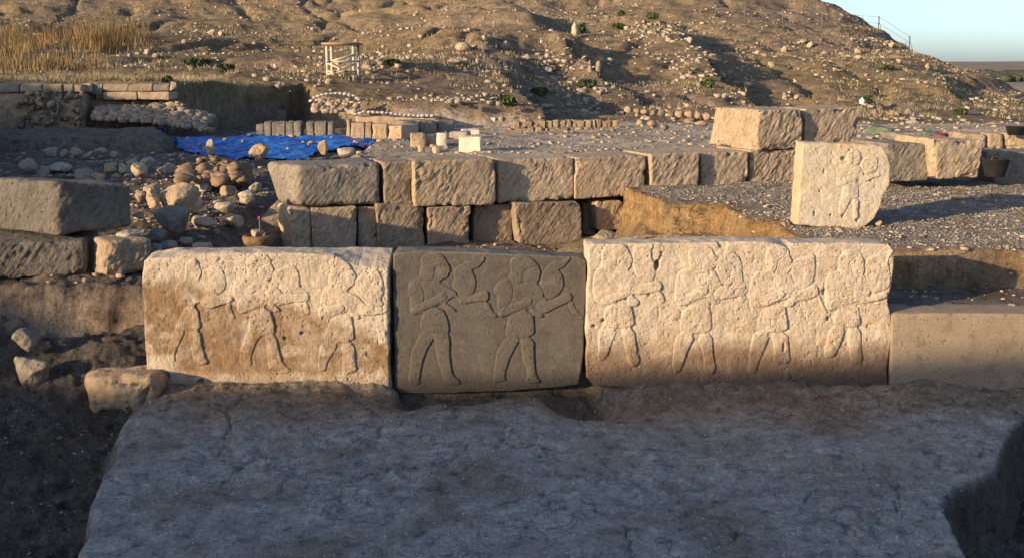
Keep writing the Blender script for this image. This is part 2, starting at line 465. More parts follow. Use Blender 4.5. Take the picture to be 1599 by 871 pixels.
def near_zones(p):
    x, y = p[:, 0], p[:, 1]
    w = fbm(p * 1.3, 4, 3) * .30 + fbm(p * 6, 3, 5) * .07
    z = .04 * fbm(p * .9, 4, 21) + .030 * fbm(p * 4.0, 4, 22) + .010 * fbm(p * 14, 3, 25) - .022 * sstep(.1, .0, np.abs(fbm(p * 1.7 + .3, 4, 26, .6))) * sstep(-.1, .3, fbm(p * .8, 2, 27))
    # foreground platform: hollow and heaps at the foot of the slabs
    def gauss(px, py, zz, r, a):
        c = G(px, py, zz)[:2]; return a * np.exp(-((p - c) ** 2).sum(1) / r ** 2)
    z = z + gauss(905, 632, 0, .30, -.17) + gauss(640, 622, 0, .3, -.09) + gauss(760, 622, 0, .3, -.07) + gauss(985, 628, 0, .30, -.07) + gauss(800, 650, 0, .55, .05)
    z = z + gauss(1220, 612, 0, .40, .06) + gauss(420, 602, 0, .6, .05) + gauss(300, 600, 0, .4, .05) + gauss(1480, 625, 0, .5, .05)
    hol = sstep(-.06, .10, poly_sd(p, POLY_HOL) + w * .35); z = z - .13 * hol
    z = z + .035 * np.abs(fbm(p * 7, 4, 28, .6)) * sstep(7.2, 8.1, y)
    z = z + (1 - hol) * sstep(7.75, 8.4, y + w * .8) * (.012 + .06 * fbm(p * 2.4, 3, 29))
    reg = np.zeros(len(p), np.int8)
    tint = np.tile(np.array([.565, .525, .47]), (len(p), 1))
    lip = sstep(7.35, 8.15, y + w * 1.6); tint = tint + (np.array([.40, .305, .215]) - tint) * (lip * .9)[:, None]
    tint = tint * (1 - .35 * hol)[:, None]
    def put(m, zz, c, r):
        nonlocal z, tint, reg
        z = z + (zz - z) * m; tint = tint + (np.array(c) - tint) * m[:, None]; reg = np.where(m > .5, r, reg)
    s = fbm(p * 2.2, 5, 31) ; rough = .05 * s + .02 * fbm(p * 9, 3, 32)
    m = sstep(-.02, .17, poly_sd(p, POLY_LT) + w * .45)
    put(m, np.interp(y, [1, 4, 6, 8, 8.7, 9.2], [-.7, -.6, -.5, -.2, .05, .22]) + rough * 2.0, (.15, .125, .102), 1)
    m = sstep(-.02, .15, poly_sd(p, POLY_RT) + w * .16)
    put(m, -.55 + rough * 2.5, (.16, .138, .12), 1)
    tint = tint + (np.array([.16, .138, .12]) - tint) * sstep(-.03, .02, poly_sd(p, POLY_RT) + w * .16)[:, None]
    # behind the carved slabs
    m = sstep(8.72, 8.85, y)
    put(m * (x > -2.95), .42 + rough * 1.2, (.28, .205, .14), 2)
    m = sstep(9.42, 9.85, y + w * .5) * sstep(-2.2, -2.9, x)
    put(m, np.interp(y, [9.5, 10.6, 13, 18, 26], [.60, .64, .90, .93, .9]) + rough * 1.6, (.235, .185, .145), 3)
    m = sstep(9.9, 10.6, y) * sstep(.5, -1.0, x) * sstep(-3.4, -2.9, x)
    put(m, .48 + rough, (.24, .19, .15), 3)
    m = sstep(3.0, 3.2, x) * sstep(8.78, 8.86, y)
    put(m, .66 + rough * .4, (.25, .205, .165), 1)
    sd = poly_sd(p, POLY_TER) + w * .22
    m = sstep(-.34, -.27, sd + .06 * fbm(p * 3, 3, 33)) * sstep(1.3, 1.6, x) * sstep(3.6, 3.2, x)
    put(m, .74 + rough * .8, (.40, .27, .145), 2)
    m = sstep(-.01, .08, sd)
    put(m, np.interp(y, [9.4, 10.5, 13.5], [.98, 1.03, 1.08]) + rough * .7, (.355, .298, .238), 4)
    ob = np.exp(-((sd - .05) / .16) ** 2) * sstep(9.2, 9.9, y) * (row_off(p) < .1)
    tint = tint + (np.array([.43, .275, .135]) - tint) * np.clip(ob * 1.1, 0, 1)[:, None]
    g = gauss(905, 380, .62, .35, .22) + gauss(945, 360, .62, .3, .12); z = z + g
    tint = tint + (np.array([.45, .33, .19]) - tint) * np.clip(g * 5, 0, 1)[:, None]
    # behind the long wall
    m = sstep(.35, .6, row_off(p)) * sstep(-3.3, -2.9, x)
    put(m, 1.0 + rough * .5 + .004 * np.maximum(x, 0), (.52, .43, .33), 5)
    z = z + m * (.05 * fbm(p * .5, 3, 35) + .035 * fbm(p * 2.2, 3, 36)); tint = tint * (1 + m * .35 * fbm(p * .7, 4, 37))[:, None]
    m = sstep(-.03, .05, poly_sd(p, POLY_BENCH) + w * .3)
    put(m, 1.17 + rough * 1.6, (.25, .205, .16), 3)
    m = sstep(-.2, .5, poly_sd(p, POLY_SHADEBANK) + w)
    put(m, 2.45 + rough * 2, (.30, .23, .16), 3)
    return z, tint, reg

STRAW = [(650, 30, 86, 9, (.47, .34, .16), .9), (560, 35, 84, 8, (.46, .33, .16), .8), (460, 80, 66, 6, (.45, .33, .17), .7), (330, 85, 60, 8, (.40, .29, .16), .6), (1480, 150, 60, 6, (.46, .34, .17), .9), (1250, 125, 58, 8, (.38, .28, .12), .8),
         (840, 60, 74, 6, (.42, .31, .21), .7), (1010, 70, 70, 6, (.43, .30, .19), .7), (1180, 60, 78, 6, (.42, .29, .18), .7), (660, 105, 62, 6, (.34, .22, .13), .8), (150, 120, 36, 9, (.47, .34, .18), .8), (930, 100, 62, 5, (.41, .29, .16), .6), (120, 70, 60, 12, (.17, .12, .07), .8)]
def hill_tint(p):
    t = np.tile(np.array([.305, .217, .148]), (len(p), 1))
    n = sstep(-.15, .35, fbm(p * .09, 4, 41) + .15)
    t = t + (np.array([.37, .26, .13]) - t) * (n * .8)[:, None]
    n = sstep(.1, .5, fbm(p * .3 + 9, 4, 42)); t = t + (np.array([.22, .155, .105]) - t) * (n * .6)[:, None]
    t = t * np.array([.95, .97, 1.04])
    for px, py, Y, r, c, a in STRAW:
        q = P(px, py, Y)[:2]; g = a * np.exp(-((p - q) ** 2).sum(1) / r ** 2) * (.7 + .6 * fbm(p * .35, 3, 45)); t = t + (np.array(c) * .88 - t) * np.clip(g, 0, 1)[:, None]
    return t

def edge_m(p):
    return sstep(0, .5, p[:, 1] - np.interp(p[:, 0], [-9, -8.7, -7.7, -6.4, -5.4, -3, 0, 4], [27.0, 26.8, 29.8, 32.4, 30.5, 28.2, 28.6, 29.2]) + .25 * fbm(p * .8, 3, 51))

def ground_all(p):
    z, t, r = near_zones(p)
    m = edge_m(p)
    i = m > 0
    if i.any():
        hz = hill_h(p[i]); z[i] = z[i] + (hz - z[i]) * m[i]
        t[i] = t[i] + (hill_tint(p[i]) - t[i]) * m[i][:, None]; r[i] = np.where(m[i] > .5, 6, r[i])
    return z, t, r

def gh(x, y):
    p = np.array([[x, y]], float)
    return float(ground_all(p)[0][0]) if y < 34 else float(hill_h(p)[0])

def hit(px, py, y0=5.0, y1=140.0):
    "where the line of sight through a photo pixel meets the ground"
    u, dy, dz = ray(px, py)
    Y = np.concatenate([np.arange(y0, 36, .05), np.arange(36, y1, .2)])
    if y0 >= 36: Y = np.arange(y0, y1, .2)
    t = Y / dy; p = np.c_[u * t, Y]; zr = CAMZ + dz * t
    h = np.empty(len(Y)); n = Y < 34
    if n.any(): h[n] = ground_all(p[n])[0]
    if (~n).any(): h[~n] = hill_h(p[~n])
    k = np.argmax(zr <= h)
    if not (zr <= h).any(): k = len(Y) - 1
    return np.array([p[k, 0], p[k, 1], h[k]])

def grid_faces(nr, nc):
    i = np.arange((nr - 1) * (nc - 1)); r = i // (nc - 1); c = i % (nc - 1); a = r * nc + c
    return np.c_[a, a + 1, a + nc + 1, a + nc]

def fan(Ys, half, ncol, extra, nextra):
    s = np.linspace(-1, 1, ncol)
    e = (np.linspace(0, 1, nextra + 1)[1:]) ** 1.6
    X = np.empty((len(Ys), ncol + 2 * nextra))
    for i, Y in enumerate(Ys):
        W = half(Y)
        X[i] = np.r_[-W - e[::-1] * extra, s * W, W + e * extra]
    return X

def build_near():
    Ys = np.r_[np.arange(2.0, 5.0, .1), np.arange(5.0, 14, .024), np.arange(14, 20, .06), np.arange(20, 34.51, .10)]
    X = fan(Ys, lambda Y: .505 * Y + .45, 660, 26, 30)
    nr, nc = X.shape
    p = np.c_[X.ravel(), np.repeat(Ys, nc)]
    z = np.empty(len(p)); t = np.empty((len(p), 3)); r = np.empty(len(p), np.int8)
    for s in range(0, len(p), 60000):
        z[s:s + 60000], t[s:s + 60000], r[s:s + 60000] = ground_all(p[s:s + 60000])
    V = np.c_[p, z]; Fq = grid_faces(nr, nc)
    nn = vnormals(V, Fq)                                 # crumble the steep banks sideways
    steep = np.clip((.9 - nn[:, 2]) / .4, 0, 1)
    d = .045 * fbm(V * 3.5, 3, 61) + .015 * fbm(V * 9, 2, 62)
    d = np.where((V[:, 0] > 2.5) & (V[:, 1] < 8.4), d * .4, d)
    V[:, 0] += nn[:, 0] * d * steep; V[:, 1] += nn[:, 1] * d * steep
    names = ['dirt_platform', 'trench_floor', 'trench_behind_slabs', 'rubble_ground', 'gravel_terrace', 'plaza_ground', 'hill_foot']
    fr = r[Fq[:, 0]]
    for k, nm in enumerate(names):
        f = Fq[fr == k]
        if not len(f): continue
        u, inv = np.unique(f, return_inverse=True)
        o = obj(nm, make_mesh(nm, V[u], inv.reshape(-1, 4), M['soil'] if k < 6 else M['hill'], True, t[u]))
        tag(o, kind='structure')
build_near()

def build_hill():
    Ys = [34.4]
    while Ys[-1] < 150: Ys.append(Ys[-1] + (.16 + .0022 * (Ys[-1] - 30)) * (1 if Ys[-1] < 110 else 4))
    Ys = np.array(Ys)
    X = fan(Ys, lambda Y: .505 * Y + 1.5, 560, 130, 26)
    nr, nc = X.shape
    p = np.c_[X.ravel(), np.repeat(Ys, nc)]
    V = np.c_[p, hill_h(p)]
    o = obj('hill', make_mesh('hill', V, grid_faces(nr, nc), M['hill'], True, hill_tint(p)))
    tag(o, kind='structure')
build_hill()

def build_far():
    # the plain beyond the mound, one sheet to the horizon
    xs = np.linspace(-9000, 14000, 24); ys = np.linspace(60, 26000, 24)
    X, Y = np.meshgrid(xs, ys)
    V = np.c_[X.ravel(), Y.ravel(), np.full(X.size, -25.0)]
    tag(obj('plain', make_mesh('plain', V, grid_faces(24, 24), M['fields'], False)), kind='structure')
    # low far-off rise on the horizon
    xs = np.linspace(-6000, 12000, 120); ys = np.linspace(6000, 14000, 14)
    X, Y = np.meshgrid(xs, ys); p = np.c_[X.ravel(), Y.ravel()]
    Z = -25.5 + np.sin(np.clip((p[:, 1] - 6000) / 8000, 0, 1) * math.pi) * (30 + 14 * fbm(p / 2200, 3, 71))
    tag(obj('far_rise', make_mesh('far_rise', np.c_[p, Z], grid_faces(14, 120), M['fields'], True)), kind='structure')
    # ground behind the camera and the added bank that keeps the foreground in shade
    xs = np.linspace(-60, 60, 121); ys = np.linspace(-50, 2.0, 60)
    X, Y = np.meshgrid(xs, ys); p = np.c_[X.ravel(), Y.ravel()]
    tag(obj('open_ground', make_mesh('open_ground', np.c_[p, np.where(p[:, 1] > -3, -.75, -.3) + .05 * fbm(p * .6, 3, 72)], grid_faces(60, 121), M['soil'], True,
        np.tile([.28, .24, .2], (len(p), 1)))), kind='structure')
build_far()

def build_shade_bank():
    # unseen bank added left of and behind the camera, crest shaped to shade low ground
    D = 24.0
    ax = np.array([-math.cos(SUN_AZ), -math.sin(SUN_AZ)]); lat = np.array([-ax[1], ax[0]])
    qs = np.linspace(-26, 24, 260); ws = np.linspace(-9, 9, 41)
    Q, W = np.meshgrid(qs, ws, indexing='ij')
    crest = np.interp(Q, [-26, -20, -14, -10.5, -8, -4.9, -4.3, -3.4, -2.4, -1.7, 0, 1.83, 2.7, 5, 24], [7.6, 7.6, 6.8, 6.4, 5.95, 5.6, 5.35, 5.0, 4.6, 4.74, 5.42, 6.20, 6.55, 6.95, 6.95])
    p = np.array([0, 8.5]) + D * ax + Q.reshape(-1, 1) * lat + W.reshape(-1, 1) * ax
    z = crest.ravel() - np.maximum(0, np.abs(W.ravel()) - .15) * .85
    z += .05 * fbm(p * 1.2, 3, 81)
    V = np.c_[p, np.maximum(z, -.8)]
    o = obj('added_shade_bank', make_mesh('added_shade_bank', V, grid_faces(260, 41), M['soil'], True, np.tile([.30, .23, .165], (len(V), 1))))
    tag(o, kind='structure')
build_shade_bank()

# ------------------------------------------------------------------ carved slabs
SC = 617 / 170.0
FIG = {}
FIG['M1'] = ((600, 380), SC, dict(
    torso=[(200,185),(225,205),(285,200),(320,225),(360,245),(415,275),(395,300),(345,330),(290,345),(220,390),(160,400),(150,370),(155,290),(140,285),(138,245),(155,215)],
    hair=[(208,185),(200,160),(212,130),(205,100),(215,75),(245,58),(290,52),(325,62),(345,85),(330,100),(325,120),(290,130),(285,165),(280,200),(250,210),(225,205)],
    face=[(325,100),(345,85),(378,140),(372,155),(380,160),(365,165),(368,175),(360,192),(340,198),(310,215),(280,205),(285,165),(295,130)],
    uparm=[(140,250),(155,215),(210,230),(230,300),(215,340),(155,380),(150,290)],
    arm=[(150,370),(160,400),(205,385),(330,330),(360,310),(350,275),(320,270),(290,300),(210,330)],
    fararm=[(425,320),(430,345),(535,325),(590,330),(595,270),(560,268),(530,285),(430,300),(400,290)],
    animal=[(395,150),(430,125),(480,100),(540,95),(560,75),(572,80),(565,105),(530,140),(505,145),(495,150),(520,200),(518,250),(500,290),(430,300),(415,270),(385,240),(400,200)],
    stick=[(340,330),(410,375),(400,390),(330,350)], stick2=[(560,330),(590,325),(615,385),(650,410),(615,425),(580,380)],
    kilt=[(235,375),(325,360),(360,420),(370,490),(362,505),(210,500),(205,440)],
    leg1=[(215,500),(285,505),(280,540),(240,600),(215,680),(200,760),(205,800),(135,800),(150,690),(155,610),(185,560),(190,540)],
    leg2=[(285,505),(362,500),(375,560),(370,620),(380,700),(390,745),(430,775),(430,800),(340,800),(330,740),(300,650),(295,590),(285,545)], eye=(345,130)))
FIG['M2'] = ((760, 380), SC, dict(
    torso=[(125,195),(190,225),(240,230),(300,225),(330,300),(275,350),(210,370),(150,390),(70,420),(65,290),(45,275),(50,245),(80,215)],
    hair=[(130,120),(140,85),(180,68),(230,70),(265,90),(290,120),(270,130),(235,140),(205,165),(205,200),(190,225),(160,230),(130,205),(125,185),(140,170)],
    face=[(290,120),(310,165),(300,185),(300,205),(280,220),(240,228),(205,210),(205,165),(235,140),(270,130)],
    uparm=[(45,275),(50,245),(80,215),(125,200),(150,250),(140,330),(75,400),(65,340),(70,290)],
    arm=[(65,380),(70,420),(140,395),(250,350),(265,310),(230,295),(190,325),(130,340)],
    fararm=[(275,345),(330,300),(350,325),(450,280),(480,280),(485,320),(440,340),(340,390),(325,395),(285,370)],
    animal=[(320,160),(355,120),(400,95),(450,95),(468,70),(478,85),(455,115),(425,145),(405,148),(430,180),(438,240),(425,265),(395,300),(350,320),(330,295),(300,225)],
    stick=[(240,350),(325,405),(315,420),(290,420),(260,395)], stick2=[(455,340),(485,320),(510,380),(555,420),(525,430),(495,410)],
    kilt=[(130,405),(210,375),(260,395),(268,440),(270,530),(105,535),(115,465)],
    leg1=[(100,535),(190,535),(160,590),(125,660),(100,750),(115,775),(35,790),(45,720),(60,600),(85,580)],
    leg2=[(190,535),(270,535),(268,620),(275,720),(285,750),(310,790),(215,790),(240,740),(205,660),(200,600)], eye=(275,165)))
FIG['L1'] = ((220, 380), SC, dict(
    hair=[(255,110),(290,85),(315,95),(320,125),(285,140),(270,180),(262,212),(250,205)],
    face=[(315,95),(335,140),(345,165),(335,195),(320,215),(270,215),(272,170),(290,135)],
    torso=[(250,205),(320,215),(370,260),(365,300),(320,340),(270,355),(215,350),(190,260),(215,215)],
    animal=[(345,165),(380,140),(440,120),(470,165),(483,210),(475,260),(440,290),(380,290),(360,260)],
    fararm=[(370,270),(440,290),(520,295),(520,330),(440,350),(390,370),(330,340)],
    stick2=[(480,330),(510,330),(515,380),(540,420),(510,430),(490,390)],
    kilt=[(255,350),(320,355),(335,430),(340,490),(240,490),(190,480),(215,430)],
    leg1=[(185,480),(255,490),(215,570),(190,640),(200,670),(150,660),(160,590)],
    leg2=[(265,490),(340,490),(345,560),(365,640),(390,680),(310,690),(290,600)]))
FIG['L2'] = ((340, 380), SC, dict(
    torso=[(110,200),(175,195),(220,210),(290,210),(340,250),(375,290),(320,330),(280,345),(200,375),(120,395),(112,320),(90,290),(85,240)],
    hair=[(165,150),(160,95),(190,75),(240,62),(275,62),(295,85),(300,105),(265,120),(225,135),(220,180),(215,210),(175,195)],
    face=[(300,105),(320,155),(312,165),(310,190),(295,205),(260,205),(220,195),(225,135),(265,120)],
    arm=[(112,310),(180,310),(190,340),(240,310),(270,340),(200,375),(120,395)],
    fararm=[(320,310),(375,285),(480,285),(515,280),(518,330),(440,330),(380,345),(330,350)],
    animal=[(315,160),(345,155),(420,115),(445,140),(465,190),(462,245),(495,265),(510,285),(390,280),(340,250),(300,210)],
    stick=[(280,330),(310,340),(355,375),(345,390),(320,385)], stick2=[(485,330),(510,330),(525,400),(500,400)],
    kilt=[(190,375),(290,360),(320,450),(330,515),(250,510),(175,505),(180,430)],
    leg1=[(175,490),(265,505),(225,545),(200,600),(185,660),(200,690),(120,690),(135,590),(150,540)],
    leg2=[(265,505),(330,515),(350,610),(370,680),(430,730),(290,740),(285,640)], eye=(285,145)))
FIG['L3'] = ((450, 380), SC, dict(
    torso=[(200,260),(265,245),(290,285),(340,270),(400,300),(430,345),(360,370),(300,390),(215,425),(175,400),(185,310)],
    hair=[(225,215),(250,150),(230,105),(260,85),(310,90),(345,115),(362,145),(330,155),(285,175),(265,240),(240,245)],
    face=[(362,145),(388,190),(378,205),(380,235),(350,248),(330,270),(285,280),(265,240),(285,175),(330,155)],
    arm=[(180,360),(240,350),(300,335),(330,370),(280,400),(190,430),(175,400)],
    fararm=[(380,360),(420,330),(450,355),(520,360),(565,340),(565,390),(470,405),(410,405)],
    animal=[(390,190),(450,185),(490,140),(520,170),(540,230),(545,280),(520,320),(545,340),(520,360),(450,355),(410,300),(360,260)],
    stick=[(340,370),(375,375),(410,415),(400,430),(375,420)], stick2=[(545,390),(565,385),(572,490),(550,490)],
    kilt=[(245,420),(355,390),(370,470),(375,560),(205,555),(215,500)],
    leg1=[(205,550),(290,565),(245,630),(215,690),(215,720),(170,720),(175,610)],
    leg2=[(300,565),(375,560),(380,650),(390,730),(310,740),(310,640)], eye=(345,190)))
FIG['R1'] = ((905, 365), SC, dict(
    torso=[(90,210),(130,185),(205,210),(290,210),(325,250),(345,290),(290,340),(225,370),(140,400),(95,390),(75,300)],
    hair=[(125,150),(130,90),(170,55),(245,55),(270,80),(250,110),(215,130),(208,170),(205,205),(170,215),(130,185)],
    face=[(270,80),(298,140),(300,160),(290,190),(270,205),(205,205),(208,165),(220,130),(250,108)],
    fararm=[(300,300),(345,285),(430,265),(465,270),(465,320),(410,330),(340,345),(290,330)],
    animal=[(300,155),(310,70),(345,50),(425,50),(400,110),(425,180),(430,230),(410,270),(345,280),(320,240)],
    arm=[(110,365),(210,330),(275,325),(290,345),(225,372),(140,405)],
    stick=[(265,350),(300,345),(345,385),(320,415),(280,400)], stick2=[(435,320),(460,320),(490,380),(450,400)],
    kilt=[(145,400),(280,390),(305,450),(310,530),(170,530),(135,520)],
    leg1=[(110,525),(215,530),(180,620),(150,710),(100,720),(110,620)],
    leg2=[(230,530),(310,530),(320,640),(345,730),(285,760),(260,640)], eye=(262,140)))
FIG['R2'] = ((1025, 365), SC, dict(
    torso=[(130,210),(195,200),(250,215),(320,200),(360,260),(375,300),(320,330),(240,370),(130,410),(105,370),(110,270)],
    hair=[(185,160),(180,100),(215,65),(270,60),(310,80),(300,110),(268,130),(255,170),(250,212),(195,200)],
    face=[(310,80),(335,130),(347,155),(335,190),(300,210),(250,212),(252,165),(270,128),(298,108)],
    arm=[(115,370),(180,340),(240,295),(290,290),(300,330),(220,370),(130,415)],
    fararm=[(320,330),(375,290),(460,300),(515,285),(520,340),(440,360),(370,370),(340,380)],
    animal=[(340,190),(330,110),(380,90),(430,100),(470,130),(488,190),(485,265),(515,285),(440,300),(375,290),(350,240)],
    stick=[(280,340),(310,330),(360,385),(340,400),(310,390)], stick2=[(460,350),(510,340),(505,370),(480,400)],
    kilt=[(150,420),(290,390),(310,460),(315,560),(140,560),(135,500)],
    leg1=[(120,555),(225,570),(175,660),(140,770),(95,800),(95,660)],
    leg2=[(230,575),(315,560),(320,660),(340,790),(270,790),(270,680)], eye=(308,135)))
FIG['R3'] = ((1150, 365), SC, dict(
    torso=[(100,225),(165,205),(210,230),(300,225),(340,290),(355,330),(290,365),(230,380),(110,415),(75,400),(75,290)],
    hair=[(165,180),(165,100),(200,70),(260,65),(290,85),(275,120),(235,150),(225,190),(215,230),(200,230)],
    face=[(290,85),(300,130),(322,170),(310,195),(300,215),(240,230),(218,225),(228,180),(240,148),(275,118)],
    arm=[(95,330),(110,310),(230,300),(285,335),(250,370),(150,415),(95,410)],
    fararm=[(320,320),(350,325),(430,290),(465,300),(465,350),(370,380),(300,390)],
    animal=[(310,190),(320,150),(400,130),(440,110),(445,160),(445,230),(430,280),(360,325),(325,270)],
    stick2=[(455,340),(470,340),(490,400),(520,440),(500,450)], stick=[(280,380),(330,385),(320,410),(280,410)],
    kilt=[(155,420),(270,400),(285,460),(292,560),(115,550),(125,470)],
    leg1=[(100,550),(195,560),(160,650),(120,740),(110,790),(65,790),(80,640)],
    leg2=[(195,560),(292,560),(295,640),(310,730),(210,740),(215,640)]))
FIG['R4'] = ((1250, 365), SC, dict(
    torso=[(150,230),(220,205),(290,240),(360,225),(385,300),(400,340),(330,370),(270,390),(170,435),(145,420),(140,330)],
    hair=[(215,140),(240,100),(300,85),(335,98),(320,130),(285,150),(278,200),(272,235),(220,200)],
    face=[(335,98),(360,150),(365,220),(330,240),(272,235),(280,180),(290,150),(320,128)],
    arm=[(160,380),(230,360),(320,340),(335,370),(250,400),(170,440)],
    fararm=[(330,370),(400,350),(490,320),(492,360),(420,380),(350,395)],
    animal=[(365,150),(420,120),(480,110),(525,85),(525,110),(490,150),(503,210),(508,260),(495,310),(400,335),(375,280)],
    kilt=[(210,430),(320,400),(335,450),(340,530),(190,520),(190,470)],
    leg1=[(175,520),(260,530),(230,610),(190,700),(130,700),(150,600)],
    leg2=[(265,530),(340,530),(345,640),(350,730),(290,740),(275,640)]))
FIG['U1'] = ((1230, 215), 1045 / 180.0, dict(
    hair=[(560,130),(600,100),(650,110),(640,140),(610,160),(600,240),(570,240),(545,190)],
    face=[(650,110),(680,160),(670,230),(640,250),(600,240),(612,160),(640,138)],
    torso=[(450,290),(500,245),(570,240),(640,250),(690,290),(700,350),(640,400),(560,410),(500,430),(455,430),(455,350)],
    arm=[(460,400),(540,360),(640,350),(650,390),(560,412),(500,440),(460,435)],
    fararm=[(660,380),(700,350),(800,350),(840,320),(850,360),(770,380),(700,410)],
    animal=[(670,250),(700,200),(780,160),(830,190),(830,270),(800,310),(720,340),(690,300)],
    kilt=[(520,430),(640,410),(650,480),(645,560),(490,560),(500,490)],
    leg1=[(480,550),(580,560),(540,630),(510,700),(460,700),(470,620)],
    leg2=[(590,560),(650,560),(640,650),(640,740),(590,750),(600,650)]))
HGT = dict(torso=.017, hair=.024, face=.020, uparm=.021, arm=.025, fararm=.022, animal=.016, stick=.021, stick2=.015, kilt=.021, leg1=.018, leg2=.022)

def slab(name, Y0, top, right, bottom, left, backtop, thick, figs, holes, tintf, mat, label, figlabel, res=.0046,
         erode=1.0, seed=0, lean=0.0, rough=.004, gain=1.0, extra_dents=()):
    "edge polylines in photo pixels on the plane Y = Y0"
    def curve(pl):
        w = np.array([P(a, b, Y0)[[0, 2]] for a, b in pl])
        L = np.r_[0, np.cumsum(np.hypot(*np.diff(w, axis=0).T))]
        return w, L / L[-1], L[-1]
    cT, cR, cB, cL = curve(top), curve(right), curve(bottom), curve(left)
    nx = int(max(cT[2], cB[2]) / res); nz = int(max(cL[2], cR[2]) / res)
    def ev(c, t, sd_, amp=.006):
        o = np.c_[np.interp(t, c[1], c[0][:, 0]), np.interp(t, c[1], c[0][:, 1])]
        k = np.sin(np.clip(t, 0, 1) * math.pi)[:, None] ** .5
        n = np.c_[fbm(np.c_[t * c[2] * 9, t * 0 + sd_], 4, seed + 1), fbm(np.c_[t * c[2] * 9, t * 0 + sd_ + 5], 4, seed + 2)]
        return o + n * amp * k * (1 + erode)
    s = np.linspace(0, 1, nx + 1); t = np.linspace(0, 1, nz + 1)
    T = ev(cT, s, 1.5); B = ev(cB, s, 2.5); L = ev(cL, t, 3.5); R = ev(cR, t, 4.5)       # left/right run top to bottom
    S, TT = np.meshgrid(s, t)
    c00, c10, c01, c11 = T[0], T[-1], B[0], B[-1]
    Pg = (1 - TT)[..., None] * T[None] + TT[..., None] * B[None] + (1 - S)[..., None] * L[:, None] + S[..., None] * R[:, None] \
        - ((1 - S) * (1 - TT))[..., None] * c00 - (S * (1 - TT))[..., None] * c10 - ((1 - S) * TT)[..., None] * c01 - (S * TT)[..., None] * c11
    q = Pg.reshape(-1, 2); nvx = nx + 1; nvz = nz + 1
    wdt = max(cT[2], cB[2]); hgt = max(cL[2], cR[2])
    dist = np.minimum(np.minimum(S, 1 - S) * wdt, np.minimum(TT, 1 - TT) * hgt).ravel()
    r = .014 + .030 * np.clip(fbm(q * 4.5, 3, seed + 3), -.5, 1) * erode
    r = np.maximum(r, .007)
    dd = np.clip(dist / r, 0, 1)
    edge = r * (1 - np.sqrt(np.maximum(0, 1 - (1 - dd) ** 2)))
    rel = np.zeros(len(q)); who = np.zeros(len(q), np.int16); soft = np.zeros(len(q)) + 0.0
    for fi, fn in enumerate(figs):
        org, sc, parts = FIG[fn]
        fm = np.full(len(q), -1.0); am = np.full(len(q), -1.0); sds = {}
        def smax(a, b, k):
            h = np.maximum(k - np.abs(a - b), 0) / k
            return np.maximum(a, b) + h * h * k * .25
        for pn in ('animal', 'stick2', 'torso', 'leg1', 'leg2', 'kilt', 'hair', 'face', 'fararm', 'stick', 'uparm', 'arm'):
            if pn not in parts: continue
            pw = chaikin(np.array([P(org[0] + a / sc, org[1] + b / sc, Y0)[[0, 2]] for a, b in parts[pn]]), 1)
            lo = pw.min(0) - .08; hi = pw.max(0) + .08
            k = np.where((q[:, 0] > lo[0]) & (q[:, 0] < hi[0]) & (q[:, 1] > lo[1]) & (q[:, 1] < hi[1]))[0]
            if not len(k): continue
            sd = np.full(len(q), -1.0)
            sd[k] = poly_sd(q[k], pw) + .0015 + .0030 * fbm(q[k] * 30, 3, seed + 7) * erode
            sds[pn] = (sd, lo + .08, hi - .08)
            if pn in ('animal', 'stick2'): am = smax(am, sd, .02)
            else: fm = smax(fm, sd, .032)
        def prof(sd, w): return np.sqrt(np.maximum(0, 1 - (1 - np.clip(sd / w, 0, 1)) ** 2))
        ah = .0095 * prof(am, .008) + .003 * np.clip(am / .06, 0, 1)
        fh = .0115 * prof(fm, .008) + .003 * np.clip(fm / .06, 0, 1)
        for pn, dz_ in (('leg2', .005), ('kilt', .005), ('hair', .005), ('face', .002), ('fararm', .005), ('stick', .004), ('uparm', .004), ('arm', .008)):
            if pn not in sds: continue
            sd, lo, hi = sds[pn]
            st_ = sstep(-.002, .008, sd)
            fh = fh + dz_ * st_ * (.6 + .4 * np.clip(sd / .03, 0, 1)) * (fm > 0)
            if pn in ('arm', 'uparm', 'fararm', 'hair', 'kilt'): fh = fh - .0040 * np.exp(-((sd + .003) / .0045) ** 2) * (fm > .006)
            if pn == 'kilt':
                zb = lo[1] + .008; f = (q[:, 1] < zb + .05) & (q[:, 1] > zb) & (sd > .006)
                fh = fh + f * .0013 * np.sin(q[:, 0] * 2 * math.pi / .019)
                fh = fh - .002 * np.exp(-((q[:, 1] - zb - .055) / .004) ** 2) * (sd > .006) - .002 * np.exp(-((q[:, 1] - hi[1] + .05) / .004) ** 2) * (sd > .006)
            if pn == 'hair':
                fh = fh + (sd > .014) * .0009 * np.sin(q[:, 0] * 2 * math.pi / .017) * np.sin(q[:, 1] * 2 * math.pi / .017)
        if 'animal' in sds:                                # neck, ear, muzzle and flank lines of the animal
            sd, lo, hi = sds['animal']; hz = hi[1] - lo[1]; wx = hi[0] - lo[0]; u_ = (q[:, 0] - lo[0]) / wx; v_ = (q[:, 1] - lo[1]) / hz
            ln = np.exp(-((v_ - .62 - .35 * (u_ - .5)) * hz / .004) ** 2) * (u_ > .3) + np.exp(-((v_ - .30 + .5 * (u_ - .3)) * hz / .004) ** 2) * (u_ < .75) + np.exp(-((u_ - .42 - .25 * v_) * wx / .004) ** 2) * (v_ < .5) * (v_ > .1)
            de = np.hypot((u_ - .62) * wx / .008, (v_ - .76) * hz / .006)
            ah = ah - .0024 * np.clip(ln, 0, 1) * (sd > .005) + (sd > 0) * (.002 * np.exp(-de ** 2) - .0025 * np.exp(-((de - 1.6) / .5) ** 2))
